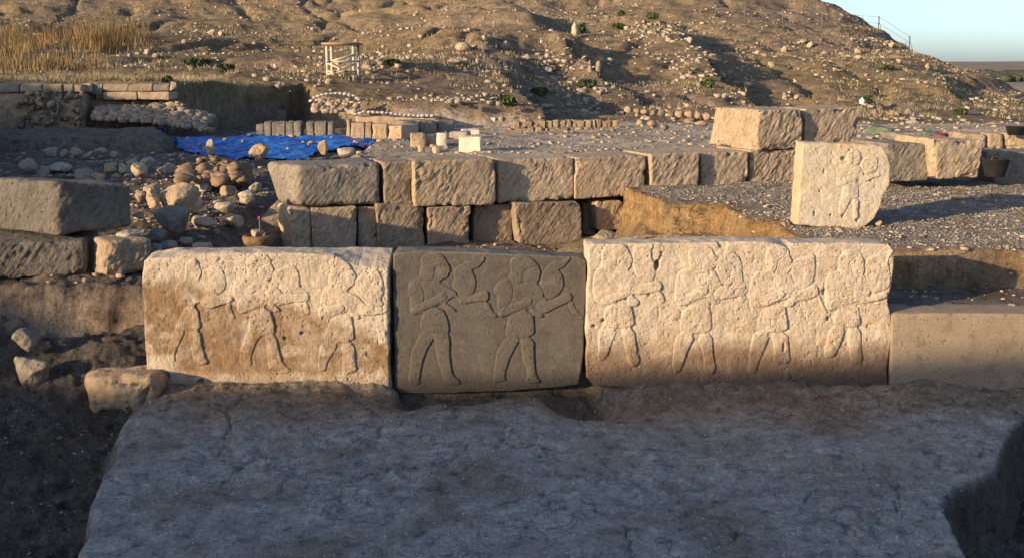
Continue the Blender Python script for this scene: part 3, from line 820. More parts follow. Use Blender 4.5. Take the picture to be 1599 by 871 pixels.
        if 'fararm' in sds:                                # fingers of the hand held out
            sd, lo, hi = sds['fararm']
            fh = fh + .0016 * np.sin(q[:, 1] * 2 * math.pi / .014) * sstep(hi[0] - .05, hi[0] - .035, q[:, 0]) * (sd > .004)
        if 'kilt' in sds:                                  # slanting hem of the wrapped kilt, folds
            sd, lo, hi = sds['kilt']; cx_ = (lo[0] + hi[0]) / 2
            dl = ((q[:, 0] - hi[0] + .03) * .42 - (q[:, 1] - hi[1] + .04) * -.30) / .52
            fh = fh - .0024 * np.exp(-((q[:, 0] - hi[0] + .035 - (q[:, 1] - hi[1]) * .45) / .004) ** 2) * (sd > .008)
        if 'face' in sds:                                  # mouth, cheek and beard line
            sd, lo, hi = sds['face']; hz = hi[1] - lo[1]; wx = hi[0] - lo[0]
            ex = np.array([lo[0] + wx * .66, lo[1] + hz * .60]); de = np.hypot((q[:, 0] - ex[0]) / .015, (q[:, 1] - ex[1]) / .007)
            fh = fh + (.003 * np.exp(-de ** 2) - .0035 * np.exp(-((de - 1.5) / .45) ** 2)) * (sd > 0)
            fh = fh - .003 * np.exp(-((q[:, 1] - lo[1] - hz * .28) / .004) ** 2) * sstep(hi[0] - .055, hi[0] - .04, q[:, 0]) * (sd > 0)
            fh = fh - .0022 * np.exp(-((sd - .022) / .004) ** 2) * (q[:, 1] < lo[1] + hz * .5)
        if 'hair' in sds:                                  # headband
            sd, lo, hi = sds['hair']; hz = hi[1] - lo[1]
            for f_ in (.52, .62): fh = fh - .0026 * np.exp(-((q[:, 1] - lo[1] - hz * f_ - (q[:, 0] - lo[0]) * .25) / .004) ** 2) * (sd > .003)
        if 'torso' in sds:                                 # belt
            sd, lo, hi = sds['torso']
            fh = fh + .0012 * fbm(q * 18, 3, seed + 30) * (sd > .01)
        fh = np.maximum(fh, ah) * gain * np.clip(.85 + .6 * fbm(q * 7, 3, seed + 31) * erode, .25, 1.2)
        out_ = np.maximum(fm, am); rel += -.0015 * np.exp(-((out_ + .006) / .009) ** 2) * (out_ < .002)
        if False:
            ex = P(org[0] + parts['eye'][0] / sc, org[1] + parts['eye'][1] / sc, Y0)[[0, 2]]
            de = np.hypot((q[:, 0] - ex[0]) / .016, (q[:, 1] - ex[1]) / .008)
            fh += .004 * np.exp(-de ** 2) - .003 * np.exp(-((de - 1.5) / .4) ** 2)
        rel += fh
        who = np.where((am > -.004) & (who == 0), 2 * fi + 2, who)
        who = np.where(fm > -.004, 2 * fi + 1, who)
    ero = sstep(.05, .6, fbm(q * 4 + 3, 4, seed + 9)) * .38 * min(erode, 1)
    rel *= 1 - ero
    surf = rough * 2.2 * fbm(q * 3.2, 3, seed + 10) + rough * fbm(q * 14, 4, seed + 11, .6) * (.5 + .8 * erode) + .0011 * fbm(q * 70, 2, seed + 12)
    pitn = fbm(q * 42, 3, seed + 13)
    surf -= .0045 * erode * sstep(.34, .5, pitn) * (.4 + sstep(-.2, .4, fbm(q * 3, 2, seed + 14)))
    for hx, hy, rw, rh, dp in holes:
        c = P(hx, hy, Y0)[[0, 2]]; k = Y0 / F
        e = np.hypot((q[:, 0] - c[0]) / (rw * k), (q[:, 1] - c[1]) / (rh * k)) + .25 * fbm(q * 25, 2, seed + 15)
        surf -= dp * sstep(1.25, .55, e)
    for poly, dp, sf in extra_dents:
        sd = poly_sd(q, np.array([P(a, b, Y0)[[0, 2]] for a, b in poly])) + .012 * fbm(q * 14, 3, seed + 16)
        surf -= dp * sstep(0, sf, sd)
    z0 = q[:, 1].min()
    y = Y0 + edge - rel - surf + (q[:, 1] - z0) * lean
    V = np.c_[q[:, 0], y, q[:, 1]]
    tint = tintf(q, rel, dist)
    Fq = grid_faces(nvz, nvx)[:, [0, 3, 2, 1]]
    fw = who[Fq[:, 0]]; same = (who[Fq] == fw[:, None]).all(1)
    fw = np.where(same, fw, 0)
    base = (float(q[:, 0].mean()), Y0 + thick / 2, float(z0))
    root = empty(name, base)
    off = np.array(base)
    tag(root, label, 'carved slab')
    def part(nm, f, parent, lab=None):
        if len(f) < 30: return None
        u, inv = np.unique(f, return_inverse=True)
        o = obj(nm, make_mesh(nm, V[u] - off, inv.reshape(-1, 4), mat, True, tint[u]), parent)
        if lab: o['label'] = lab
        return o
    # body: plain front plus sides, top and back in one mesh
    bi = np.r_[np.arange(nvx), np.arange(1, nvz) * nvx + nx, (nvz - 1) * nvx + np.arange(nx - 1, -1, -1), np.arange(nvz - 2, 0, -1) * nvx]
    loop = V[bi].copy(); nb = len(bi)
    out2 = np.zeros((nb, 2)); tn = np.roll(loop[:, [0, 2]], -1, 0) - np.roll(loop[:, [0, 2]], 1, 0)
    out2[:, 0] = -tn[:, 1]; out2[:, 1] = tn[:, 0]; out2 /= np.maximum(np.linalg.norm(out2, axis=1, keepdims=True), 1e-9)
    istop = np.zeros(nb); istop[:nvx] = 1
    bt = np.array([P(a, b, Y0 + thick)[[0, 2]] for a, b in backtop])
    VV = [V]; FF = [Fq[fw == 0]]; TC = [tint]; prev = bi; nxt = len(V)
    K = 14
    sidec = tint[bi]
    for k in range(1, K + 1):
        f = k / K; ring = loop.copy()
        ring[:, 1] = loop[:, 1] + (Y0 + thick - loop[:, 1]) * f
        if lean: ring[:, 1] = loop[:, 1] + thick * f
        zt = np.interp(loop[:, 0], bt[:, 0], bt[:, 1])
        ring[:, 2] += istop * (zt - loop[:, 2]) * f ** .7
        amp = (.014 + .010 * erode) * (1 if k < K else .3)
        ring[:, [0, 2]] += out2 * (amp * (fbm(np.c_[loop[:, [0, 2]] * 6, ring[:, 1] * 6], 4, seed + 17)) + .006 * math.sin(f * math.pi))[:, None]
        ids = np.arange(nxt, nxt + nb); nxt += nb
        FF.append(np.c_[prev, np.roll(prev, -1), np.roll(ids, -1), ids]); VV.append(ring); TC.append(sidec); prev = ids
    VV = np.vstack(VV); TC = np.vstack(TC); FF = np.vstack(FF)
    cen = VV[prev].mean(0); VV = np.vstack([VV, cen]); TC = np.vstack([TC, TC[-1]])
    ci = len(VV) - 1
    FF = np.vstack([FF, np.c_[prev[0::2][:nb // 2], prev[1::2][:nb // 2], np.roll(prev, -2)[0::2][:nb // 2], np.full(nb // 2, ci)]])
    u, inv = np.unique(FF, return_inverse=True)
    obj('stone', make_mesh('stone', VV[u] - off, inv.reshape(-1, 4), mat, True, TC[u]), root)
    for fi, fn in enumerate(figs):
        fo = part('carved_figure', Fq[fw == 2 * fi + 1], root, figlabel[fi])
        part('carved_animal', Fq[fw == 2 * fi + 2], fo)
    return root

def tint_mix(base, items):
    t = np.tile(np.array(base, float), (len(items[0][1]), 1))
    for c, m in items: t = t + (np.array(c) - t) * np.clip(m, 0, 1)[:, None]
    return t

def zpx(py, Y0): return P(800, py, Y0)[2]

def tint_left(q, rel, dist):
    n = fbm(q * 3.0, 5, 101); n2 = fbm(q * 9, 4, 102); x, z = q[:, 0], q[:, 1]
    X = lambda a: P(a, 500, 8.55)[0]
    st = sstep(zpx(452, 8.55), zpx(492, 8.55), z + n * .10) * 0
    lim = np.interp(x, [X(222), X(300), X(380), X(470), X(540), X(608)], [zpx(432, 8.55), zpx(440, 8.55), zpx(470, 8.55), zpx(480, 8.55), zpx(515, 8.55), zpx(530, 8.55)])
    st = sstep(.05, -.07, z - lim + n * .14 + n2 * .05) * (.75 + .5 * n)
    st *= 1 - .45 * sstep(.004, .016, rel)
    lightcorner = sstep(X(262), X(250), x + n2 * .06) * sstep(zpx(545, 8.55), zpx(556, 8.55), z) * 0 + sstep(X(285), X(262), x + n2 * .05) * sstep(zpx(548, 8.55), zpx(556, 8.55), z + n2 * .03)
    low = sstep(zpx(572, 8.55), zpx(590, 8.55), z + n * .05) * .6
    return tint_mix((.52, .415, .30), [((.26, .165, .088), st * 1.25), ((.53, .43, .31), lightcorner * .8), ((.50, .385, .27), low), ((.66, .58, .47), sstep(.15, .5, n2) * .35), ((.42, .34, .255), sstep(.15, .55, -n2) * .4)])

def tint_mid(q, rel, dist):
    n = fbm(q * 3.0, 5, 111); n2 = fbm(q * 12, 4, 112)
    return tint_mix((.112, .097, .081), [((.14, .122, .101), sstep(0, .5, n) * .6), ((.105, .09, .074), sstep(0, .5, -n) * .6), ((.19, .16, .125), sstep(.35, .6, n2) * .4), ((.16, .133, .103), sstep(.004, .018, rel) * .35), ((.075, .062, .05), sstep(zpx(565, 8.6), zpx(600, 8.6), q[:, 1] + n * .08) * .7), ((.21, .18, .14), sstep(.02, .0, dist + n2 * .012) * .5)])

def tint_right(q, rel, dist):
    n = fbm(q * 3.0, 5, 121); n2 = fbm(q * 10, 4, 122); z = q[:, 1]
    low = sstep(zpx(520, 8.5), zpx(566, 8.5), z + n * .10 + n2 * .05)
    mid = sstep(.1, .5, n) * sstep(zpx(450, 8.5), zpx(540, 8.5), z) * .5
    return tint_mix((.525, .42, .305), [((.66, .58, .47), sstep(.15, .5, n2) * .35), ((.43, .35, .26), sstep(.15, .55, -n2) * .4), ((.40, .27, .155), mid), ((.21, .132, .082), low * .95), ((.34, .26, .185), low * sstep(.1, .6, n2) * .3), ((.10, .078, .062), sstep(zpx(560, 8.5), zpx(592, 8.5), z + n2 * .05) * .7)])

def tint_up(q, rel, dist):
    n = fbm(q * 3.5, 5, 131); n2 = fbm(q * 10, 4, 132)
    return tint_mix((.52, .425, .305), [((.48, .42, .335), sstep(-.1, .35, n) * .6), ((.55, .36, .18), sstep(.06, .0, dist + n * .04) * .45), ((.64, .55, .43), sstep(.2, .5, n2) * .3), ((.42, .34, .25), sstep(.15, .55, -n2) * .35)])

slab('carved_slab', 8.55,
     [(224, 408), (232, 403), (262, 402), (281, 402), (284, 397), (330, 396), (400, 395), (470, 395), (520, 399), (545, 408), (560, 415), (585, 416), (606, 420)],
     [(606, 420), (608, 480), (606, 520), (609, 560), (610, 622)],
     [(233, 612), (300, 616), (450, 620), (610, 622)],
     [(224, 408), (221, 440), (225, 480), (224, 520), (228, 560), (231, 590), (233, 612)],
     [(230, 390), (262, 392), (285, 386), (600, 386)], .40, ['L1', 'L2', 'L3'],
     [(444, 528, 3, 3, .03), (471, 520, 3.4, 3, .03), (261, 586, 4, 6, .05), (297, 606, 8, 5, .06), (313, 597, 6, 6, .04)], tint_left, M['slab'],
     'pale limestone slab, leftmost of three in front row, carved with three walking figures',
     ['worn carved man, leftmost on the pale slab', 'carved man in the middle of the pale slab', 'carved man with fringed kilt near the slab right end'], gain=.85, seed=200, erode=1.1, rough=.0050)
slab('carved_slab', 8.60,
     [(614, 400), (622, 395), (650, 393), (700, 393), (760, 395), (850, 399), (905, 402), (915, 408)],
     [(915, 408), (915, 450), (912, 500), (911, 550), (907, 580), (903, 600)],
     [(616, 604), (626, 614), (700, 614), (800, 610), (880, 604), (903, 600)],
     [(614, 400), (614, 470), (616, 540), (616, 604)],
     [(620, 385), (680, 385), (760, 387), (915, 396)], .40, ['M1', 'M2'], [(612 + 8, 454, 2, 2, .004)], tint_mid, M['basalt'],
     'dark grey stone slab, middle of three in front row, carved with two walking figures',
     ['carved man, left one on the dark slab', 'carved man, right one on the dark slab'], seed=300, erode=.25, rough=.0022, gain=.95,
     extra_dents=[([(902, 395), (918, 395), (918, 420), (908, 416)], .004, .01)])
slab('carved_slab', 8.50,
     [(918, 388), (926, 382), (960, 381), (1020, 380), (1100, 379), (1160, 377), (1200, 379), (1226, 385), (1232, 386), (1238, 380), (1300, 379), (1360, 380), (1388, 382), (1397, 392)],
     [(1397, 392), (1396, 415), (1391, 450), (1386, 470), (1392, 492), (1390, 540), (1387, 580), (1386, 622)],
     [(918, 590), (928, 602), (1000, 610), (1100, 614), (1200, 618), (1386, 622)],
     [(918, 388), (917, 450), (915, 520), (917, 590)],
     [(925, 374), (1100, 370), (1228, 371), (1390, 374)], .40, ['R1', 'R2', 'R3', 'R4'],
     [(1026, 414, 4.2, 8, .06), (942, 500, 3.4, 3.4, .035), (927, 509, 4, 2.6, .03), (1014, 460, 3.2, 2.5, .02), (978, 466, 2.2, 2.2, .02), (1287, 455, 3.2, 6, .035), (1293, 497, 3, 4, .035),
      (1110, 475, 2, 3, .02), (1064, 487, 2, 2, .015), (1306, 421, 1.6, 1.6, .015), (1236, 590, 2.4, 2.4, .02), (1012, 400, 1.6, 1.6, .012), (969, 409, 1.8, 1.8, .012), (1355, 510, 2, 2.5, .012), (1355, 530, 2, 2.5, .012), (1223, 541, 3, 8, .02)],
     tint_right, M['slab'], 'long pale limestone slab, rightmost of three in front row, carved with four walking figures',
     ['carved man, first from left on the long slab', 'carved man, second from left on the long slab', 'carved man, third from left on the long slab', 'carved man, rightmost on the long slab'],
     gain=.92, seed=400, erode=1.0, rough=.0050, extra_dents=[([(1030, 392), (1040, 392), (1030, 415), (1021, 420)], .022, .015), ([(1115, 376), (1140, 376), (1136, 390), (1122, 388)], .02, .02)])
slab('carved_slab', 10.75,
     [(1256, 224), (1290, 224), (1340, 226), (1381, 229)],
     [(1381, 229), (1389, 243), (1394, 260), (1392, 289), (1381, 306), (1374, 325), (1366, 342)],
     [(1244, 351), (1290, 357), (1333, 360), (1353, 353), (1366, 342)],
     [(1256, 224), (1252, 270), (1248, 310), (1244, 351)],
     [(1256, 221), (1381, 226)], .26, ['U1'],
     [(1319.5, 248.5, 4.2, 3, .04), (1329.5, 236, 2, 2, .02), (1349, 249.5, 1.8, 2.2, .02), (1362.5, 283.5, 2, 2.2, .02), (1281.5, 299, 1.8, 2.2, .02), (1272, 334, 2, 4.5, .025), (1316.5, 337.5, 2.2, 3, .03), (1339, 345, 2.2, 2.8, .03), (1297.5, 336, 1.8, 1.8, .02), (1317, 281, 1.4, 1.4, .012), (1289, 269, 2, 5, .012)],
     tint_up, M['slab'], 'pale broken slab with one carved figure standing upright on the gravel', ['carved man walking right on the upright slab'],
     res=.0062, gain=.8, seed=500, erode=1.0, lean=.06, rough=.005)

# ------------------------------------------------------------------ dressed blocks
def lattice(cx, cy, cz):
    nx, ny, nz = len(cx), len(cy), len(cz)
    I, J, K = np.meshgrid(np.arange(nx), np.arange(ny), np.arange(nz), indexing='ij')
    bm = (I == 0) | (I == nx - 1) | (J == 0) | (J == ny - 1) | (K == 0) | (K == nz - 1)
    idx = np.full((nx, ny, nz), -1); idx[bm] = np.arange(bm.sum())
    Pt = np.c_[cx[I[bm]], cy[J[bm]], cz[K[bm]]]
    Fs = []
    def face(a, flip):
        q = np.stack([a[:-1, :-1], a[1:, :-1], a[1:, 1:], a[:-1, 1:]], -1).reshape(-1, 4)
        Fs.append(q[:, ::-1] if flip else q)
    face(idx[:, :, 0], True); face(idx[:, :, -1], False)
    face(idx[:, 0, :], False); face(idx[:, -1, :], True)
    face(idx[0], True); face(idx[-1], False)
    return Pt, np.vstack(Fs)

def axis_pts(h, r, res):
    n = max(2, int(2 * (h - r) / res))
    m = np.linspace(-(h - r), h - r, n + 1)
    e = np.array([1, .72, .38]) * r
    return np.r_[-(h - r) - e, m, (h - r) + e[::-1]]

def block_mesh(name, C8, mat, res=.02, resd=.06, r=.03, amp=.012, freq=5, chisel=0.0, cang=55, seed=0, chip=.03):
    """C8: 8 corners, order front (left-bottom, right-bottom, right-top, left-top) then back likewise"""
    C8 = np.asarray(C8, float)
    hx = np.linalg.norm(C8[1] - C8[0]) / 2; hz = np.linalg.norm(C8[3] - C8[0]) / 2; hy = np.linalg.norm(C8[4] - C8[0]) / 2
    r = min(r, hx * .45, hy * .45, hz * .45)
    Pt, Fs = lattice(axis_pts(hx, r, res), axis_pts(hy, r, resd), axis_pts(hz, r, res))
    h = np.array([hx, hy, hz])
    inner = np.clip(Pt, -(h - r), h - r); d = Pt - inner
    L = np.linalg.norm(d, axis=1, keepdims=True)
    q = inner + np.where(L > 0, d / np.maximum(L, 1e-9) * r, 0)
    edge = ((np.abs(d) > 1e-9).sum(1) >= 2).astype(float)
    near = np.sort(np.maximum(0, 1 - (h - np.abs(Pt)) / .09), axis=1)[:, 1]      # closeness to an edge
    a = (q / h + 1) / 2
    u, v, w = a[:, 0:1], a[:, 1:2], a[:, 2:3]
    def quad(o): return (C8[o] * (1 - u) + C8[o + 1] * u) * (1 - w) + (C8[o + 3] * (1 - u) + C8[o + 2] * u) * w
    V = quad(0) * (1 - v) + quad(4) * v
    nn = vnormals(V, Fs)
    if (nn * (V - V.mean(0))).sum() < 0: Fs = Fs[:, ::-1]; nn = -nn
    so_ = np.array([seed * 3.7, seed * 1.3, 0])
    dsp = amp * fbm((V + so_) * freq, 4, seed, .55) + amp * 1.3 * fbm((V + so_) * 1.6, 2, seed + 1)
    dsp -= chip * near * sstep(.05, .55, fbm((V + so_) * 6.5, 3, seed + 2)) * 1.2
    if chisel:
        e = (C8[1] - C8[0]); e = e / np.linalg.norm(e)
        xx = V @ e; zz = V[:, 2]; ca, sa = math.cos(math.radians(cang)), math.sin(math.radians(cang))
        al = xx * ca + zz * sa; ac = -xx * sa + zz * ca
        cn = fbm(np.c_[ac * 34 + 1.5 * fbm(np.c_[xx * 4, zz * 4], 2, seed + 5), al * 8], 2, seed + 3)
        front = np.clip(-nn[:, 1] * 1.4 - .2, 0, 1)
        dsp += chisel * front * (np.abs(cn) * 2 - .6) * (.6 + .8 * vnoise(np.c_[xx * 3, zz * 3] + seed, seed + 6)) + chisel * .55 * front * fbm(V * 24, 3, seed + 4)
    V = V + nn * dsp[:, None]
    return V, Fs

def block(name, C8, mat, parent=None, **kw):
    V, Fs = block_mesh(name, C8, mat, **kw)
    base = np.array([V[:, 0].mean(), V[:, 1].mean(), V[:, 2].min()])
    if parent is not None:
        base = base
        o = obj(name, make_mesh(name, V - base, Fs, mat), parent, base - np.array(parent.location))
    else:
        o = obj(name, make_mesh(name, V - base, Fs, mat), None, base)
    return o

def corners(front, plane, thick, skew=0.0, dback=0.0):
    "front: pixel corners lb, rb, rt, lt on a vertical plane (X0, Y0, angle)"
    X0, Y0, an = plane
    f = [PW(a, b, X0, Y0, an) for a, b in front]
    back = np.array([-math.sin(an), math.cos(an), 0]) * thick
    side = np.array([math.cos(an), math.sin(an), 0]) * skew
    return f + [c + back + side + np.array([0, 0, dback]) for c in f]

ROWP = (ROW0[0], ROW0[1], ROW_ANG)
wall = empty('ashlar_wall', (0, 13.4, .5))
tag(wall, 'long two-course wall of rough brown squared blocks behind the carved slabs', 'stone wall')
kw = dict(res=.0145, resd=.05, r=.02, amp=.014, chisel=.009, chip=.055)
c = corners([(464, 323), (596, 321), (597, 255), (466, 259)], ROWP, 1.0)
c[4] = P(433, 322, 12.95); c[7] = P(413, 256, 13.0); c[4][2] = c[0][2]; c[7][2] = c[3][2] + .0
block('stone_block', c, M['greyashlar'], wall, seed=1, **{**kw, 'r': .06})
top_blocks = [
    ([(600, 318), (644, 322), (644, 252), (599, 255)], 'ashlar', 2), ([(648, 323), (773, 320), (774, 249), (647, 253)], 'ashlar', 3),
    ([(778, 318), (895, 312), (895, 246), (778, 250)], 'ashlar', 4), ([(898, 312), (1004, 304), (1010, 243), (898, 247)], 'ashlar', 5),
    ([(1018, 303), (1090, 296), (1093, 238), (1016, 242)], 'ashlar', 6), ([(1096, 297), (1168, 292), (1169, 236), (1095, 239)], 'ashlar', 7),
    ([(1172, 294), (1254, 289), (1254, 232), (1171, 235)], 'ashlar', 8), ([(1257, 292), (1384, 286), (1384, 226), (1257, 231)], 'ashlar', 9)]
for f, m, sd in top_blocks:
    dep = [.03, -.09, .04, .0, -.05, .03, .06, .06][sd - 2]
    pl = (ROWP[0] - math.sin(ROW_ANG) * dep, ROWP[1] + math.cos(ROW_ANG) * dep, ROW_ANG)
    block('stone_block', corners(f, pl, .95, 0, -.01), M[m], wall, seed=sd, **kw)
low_blocks = [
    ([(488, 398), (556, 398), (557, 324), (486, 326)], 21, -.02), ([(560, 398), (590, 398), (586, 323), (559, 323)], 22, .05), ([(592, 398), (663, 398), (664, 322), (588, 318)], 23, -.06),
    ([(669, 398), (736, 398), (736, 322), (668, 324)], 24, -.09), ([(740, 398), (800, 398), (799, 320), (740, 321)], 25, .05), ([(813, 398), (909, 394), (909, 316), (803, 318)], 26, -.14),
    ([(912, 392), (930, 390), (930, 316), (912, 316)], 28, .30), ([(932, 360), (974, 358), (975, 313), (932, 315)], 27, .02)]
for f, sd, dep in low_blocks:
    pl = (ROWP[0] - math.sin(ROW_ANG) * dep, ROWP[1] + math.cos(ROW_ANG) * dep, ROW_ANG)
    block('stone_block', corners(f, pl, .8, 0, -.01), M['ashlar'], wall, seed=sd, **kw)
c = corners([(462, 398), (489, 398), (487, 325), (450, 324)], ROWP, .8)
c[4] = P(438, 398, 12.9); c[7] = P(430, 324, 12.95); c[4][2] = c[0][2]; c[7][2] = c[3][2]
block('stone_block', c, M['ashlar'], wall, seed=31, **{**kw, 'r': .07})
upper = [([(1183, 236), (1252, 232), (1254, 171), (1184, 172)], 41, .02, -.05), ([(1256, 229), (1334, 224), (1350, 168), (1257, 170)], 42, .10, .0)]
for f, sd, dep, sk in upper:
    pl = (ROWP[0] - math.sin(ROW_ANG) * dep, ROWP[1] + math.cos(ROW_ANG) * dep, ROW_ANG)
    c = corners(f, pl, .85, sk)
    if sd == 41:
        c[4] = P(1106, 231, 15.6); c[7] = P(1117, 168, 15.7); c[4][2] = c[0][2]; c[7][2] = c[3][2]
    block('stone_block', c, M['ashlar'], wall, seed=sd, **kw)

w2 = empty('ashlar_wall', (5.5, 14.3, .9))
tag(w2, 'short run of brown squared blocks right of the upright carved slab', 'stone wall')
for f, sd, dep, mt in [([(1386, 284), (1452, 282), (1462, 226), (1386, 224)], 51, -.55, 'greyashlar'), ([(1464, 280), (1528, 278), (1536, 220), (1458, 217)], 52, -.75, 'ashlar')]:
    pl = (ROWP[0] - math.sin(ROW_ANG) * dep, ROWP[1] + math.cos(ROW_ANG) * dep, ROW_ANG - .1)
    block('stone_block', corners(f, pl, .9), M[mt], w2, seed=sd, **kw)
o = block('stone_block', corners([(1556, 294), (1680, 292), (1680, 240), (1540, 236)], (6.6, 14.3, .12), .6), M['greyashlar'], None, seed=53, **kw)
tag(o, 'grey squared block at the right edge behind the black basket', 'stone block')
o = block('stone_block', corners([(1398, 222), (1438, 222), (1440, 208), (1396, 208)], (7, 17.5, .1), .6), M['greyashlar'], None, seed=54, **kw)
tag(o, 'small grey block lying behind the wall, right of the two raised blocks', 'stone block')
w3 = empty('curb_wall', (8.7, 17.5, 1.1))
tag(w3, 'low rounded stone curb with dark joints at far right', 'stone wall')
for a, b, sd in [(1500, 1541, 55), (1543, 1568, 56), (1570, 1640, 57)]:
    block('stone_block', corners([(a, 234), (b, 234), (b, 209), (a, 208)], (8, 17.2, .02), .5), M['ashlar'], w3, seed=sd, **{**kw, 'r': .1})

# blocks at the left
wl = empty('ashlar_wall', (-4.9, 10.5, .6))
tag(wl, 'squared blocks coloured as in shade, two courses at the left edge', 'stone wall')
kl = dict(res=.016, resd=.04, r=.04, amp=.016)
c = corners([(90, 368), (204, 352), (202, 292), (88, 284)], (-4.45, 10.3, math.radians(36)), .8)
c[4] = P(-30, 352, 10.75); c[7] = P(-30, 276, 10.75); c[4][2] = c[0][2]; c[7][2] = c[3][2]
block('stone_block', c, M['shadeashlar'], wl, seed=61, **kl, chisel=.006)
block('stone_block', corners([(-40, 440), (136, 430), (134, 377), (-40, 380)], (-4.3, 10.22, math.radians(14)), .9), M['shadeashlar'], wl, seed=63, **kl, chisel=.012)
c = corners([(164, 434), (236, 426), (238, 372), (166, 376)], (-3.9, 10.15, math.radians(34)), .5)
c[4] = P(141, 430, 10.4); c[7] = P(141, 378, 10.45); c[4][2] = c[0][2]; c[7][2] = c[3][2]
block('stone_block', c, M['ashlar'], wl, seed=64, **{**kl, 'r': .05}, chisel=.012)

# smooth block at the right end of the front row
o = block('smooth_block', corners([(1391, 622), (1720, 622), (1720, 489), (1392, 489)], (3.2, 8.47, 0), .36), M['concrete'], None, res=.03, resd=.06, r=.012, amp=.005, chip=.02, seed=71)
tag(o, 'plain smooth brown block closing the front row at right', 'stone block')

# ------------------------------------------------------------------ rocks
import bmesh
def ico(sub):
    bm = bmesh.new(); bmesh.ops.create_icosphere(bm, subdivisions=sub, radius=1.0)
    bm.verts.ensure_lookup_table()
    V = np.array([v.co[:] for v in bm.verts]); Fc = np.array([[v.index for v in f.verts] for f in bm.faces]); bm.free()
    return V, Fc
ICO = {k: ico(k) for k in (1, 2, 3, 4)}

def rock_shape(seed, sub=3, cuts=9, rough=.10, bottom=True):
    V, Fc = ICO[sub]; V = V.copy(); r = np.random.default_rng(seed)
    for _ in range(cuts):
        n = r.normal(size=3); n /= np.linalg.norm(n); d = r.uniform(.42, .8)
        k = V @ n; V -= np.outer(np.maximum(0, k - d) * .9, n)
    nr = V / np.linalg.norm(V, axis=1, keepdims=True)
    V += nr * (rough * fbm(V * 1.6 + seed, 4, seed, .55) + rough * .5 * fbm(V * 5 + seed, 3, seed + 1))[:, None]
    V /= np.abs(V).max(0)
    return V, Fc

POOL = []
def rock_pool(mat, sub=2, n=12, key=''):
    lst = []
    for k in range(n):
        V, Fc = rock_shape(900 + k * 7 + len(POOL), sub, 14, .2)
        lst.append(make_mesh('rock', V * np.array([.5, .5, .5]) + np.array([0, 0, .42]), Fc, mat, mat is not M['farrock']))
    POOL.append(lst)
    return lst
pool_far = rock_pool(M['farrock'], 2, 12)
pool_pale = rock_pool(M['rock'], 2, 10)
pool_warm = rock_pool(M['warmrock'], 2, 8)
def boxy_pool(mat, n):
    lst = []
    for k in range(n):
        h = .5; C8 = [(-h, -h, 0), (h, -h, 0), (h, -h, 1), (-h, -h, 1), (-h, h, 0), (h, h, 0), (h, h, 1), (-h, h, 1)]
        V, Fs = block_mesh('s', C8, None, res=.3, resd=.3, r=.16, amp=.10, freq=2.5, chip=.2, seed=700 + k)
        lst.append(make_mesh('stone', V, Fs, mat))
    return lst
pool_box = boxy_pool(M['warmrock'], 8)

def put_rock(pool, loc, w, h, d=None, name='rock', parent=None, rz=None, k=None):
    o = bpy.data.objects.new(name, random.choice(pool) if k is None else pool[k % len(pool)]); col.objects.link(o)
    loc = np.array(loc, float)
    if parent is not None: o.parent = parent; loc = loc - np.array(parent.location)
    o.location = loc; o.scale = (w, d if d else w * random.uniform(.7, 1.0), h)
    o.rotation_euler = (random.uniform(-.15, .15), random.uniform(-.15, .15), random.uniform(0, 6.28) if rz is None else rz)
    return o

def near_rock(px, yb, w, h, label, mat, seed, sub=4, name='boulder', cuts=9, rough=.12, deep=1.0, cat='rock', yy=None, sink=.12):
    "a single rock standing where the photo shows its foot"
    g = hit(px, yb - h * .06) if yy is None else P(px, yb, yy)
    W = w * g[1] / F; Hh = h * g[1] / F * 1.0
    V, Fc = rock_shape(seed, sub, cuts, rough)
    V = V * np.array([W / 2, W / 2 * deep, Hh / 2 * (1 + sink)]); V[:, 2] += Hh / 2 * (1 - sink)
    nn = vnormals(V, Fc)
    V += nn * (.012 * fbm(V * 7, 4, seed + 3, .6) + .004 * fbm(V * 28, 2, seed + 4))[:, None]
    o = obj(name, make_mesh(name, V, Fc, mat), None, (g[0], g[1] + W / 2 * deep * .5, g[2]))
    tag(o, label, cat)
    return o

near_rock(273, 328, 66, 50, 'large rounded pale boulder on top of the rock pile left of the long wall', M['warmrock'], 11, deep=.8, rough=.16, yy=11.9)
near_rock(270, 362, 60, 42, 'rounded boulder beneath the largest one in the left rock pile', M['rock'], 12, deep=.8, yy=11.55)
near_rock(238, 322, 22, 34, 'narrow brown rock leaning on the left of the largest boulder', M['warmrock'], 13, deep=.8, yy=11.8)
near_rock(218, 281, 30, 24, 'pinkish rock behind the dark left blocks', M['warmrock'], 14)
near_rock(191, 274, 22, 17, 'small pale rock just left of the pinkish one', M['rock'], 15)
near_rock(171, 272, 22, 16, 'brown flat-topped rock behind the top left block', M['warmrock'], 16)
near_rock(258, 277, 28, 15, 'flattish pale rock between pinkish rock and earth clods', M['rock'], 17)
near_rock(319, 304, 32, 20, 'pale whitish rock right of the largest boulder', M['rock'], 18)
near_rock(373, 293, 24, 17, 'small rock at the foot of the earth clods', M['rock'], 19)
near_rock(405, 252, 34, 27, 'craggy pale rock at the near edge of the blue tarpaulin', M['warmrock'], 20, rough=.2, yy=18.5)
near_rock(320, 355, 34, 16, 'flat sunlit rock in the shaded hollow below the boulders', M['warmrock'], 22, yy=11.4)
near_rock(217, 343, 22, 12, 'small orange rock beside the dark left block', M['warmrock'], 23, yy=11.2)
near_rock(200, 372, 44, 15, 'flat pale stone resting on the lower left blocks', M['rock'], 24, yy=10.5)
near_rock(44, 275, 34, 22, 'dark rounded rock behind the left blocks at the edge', M['rock'], 25)
near_rock(95, 272, 44, 16, 'flat grey rock behind the top of the left block', M['rock'], 26)
near_rock(504, 240, 16, 22, 'small upright pale rock in front of the tarpaulin', M['warmrock'], 27, yy=18.8)
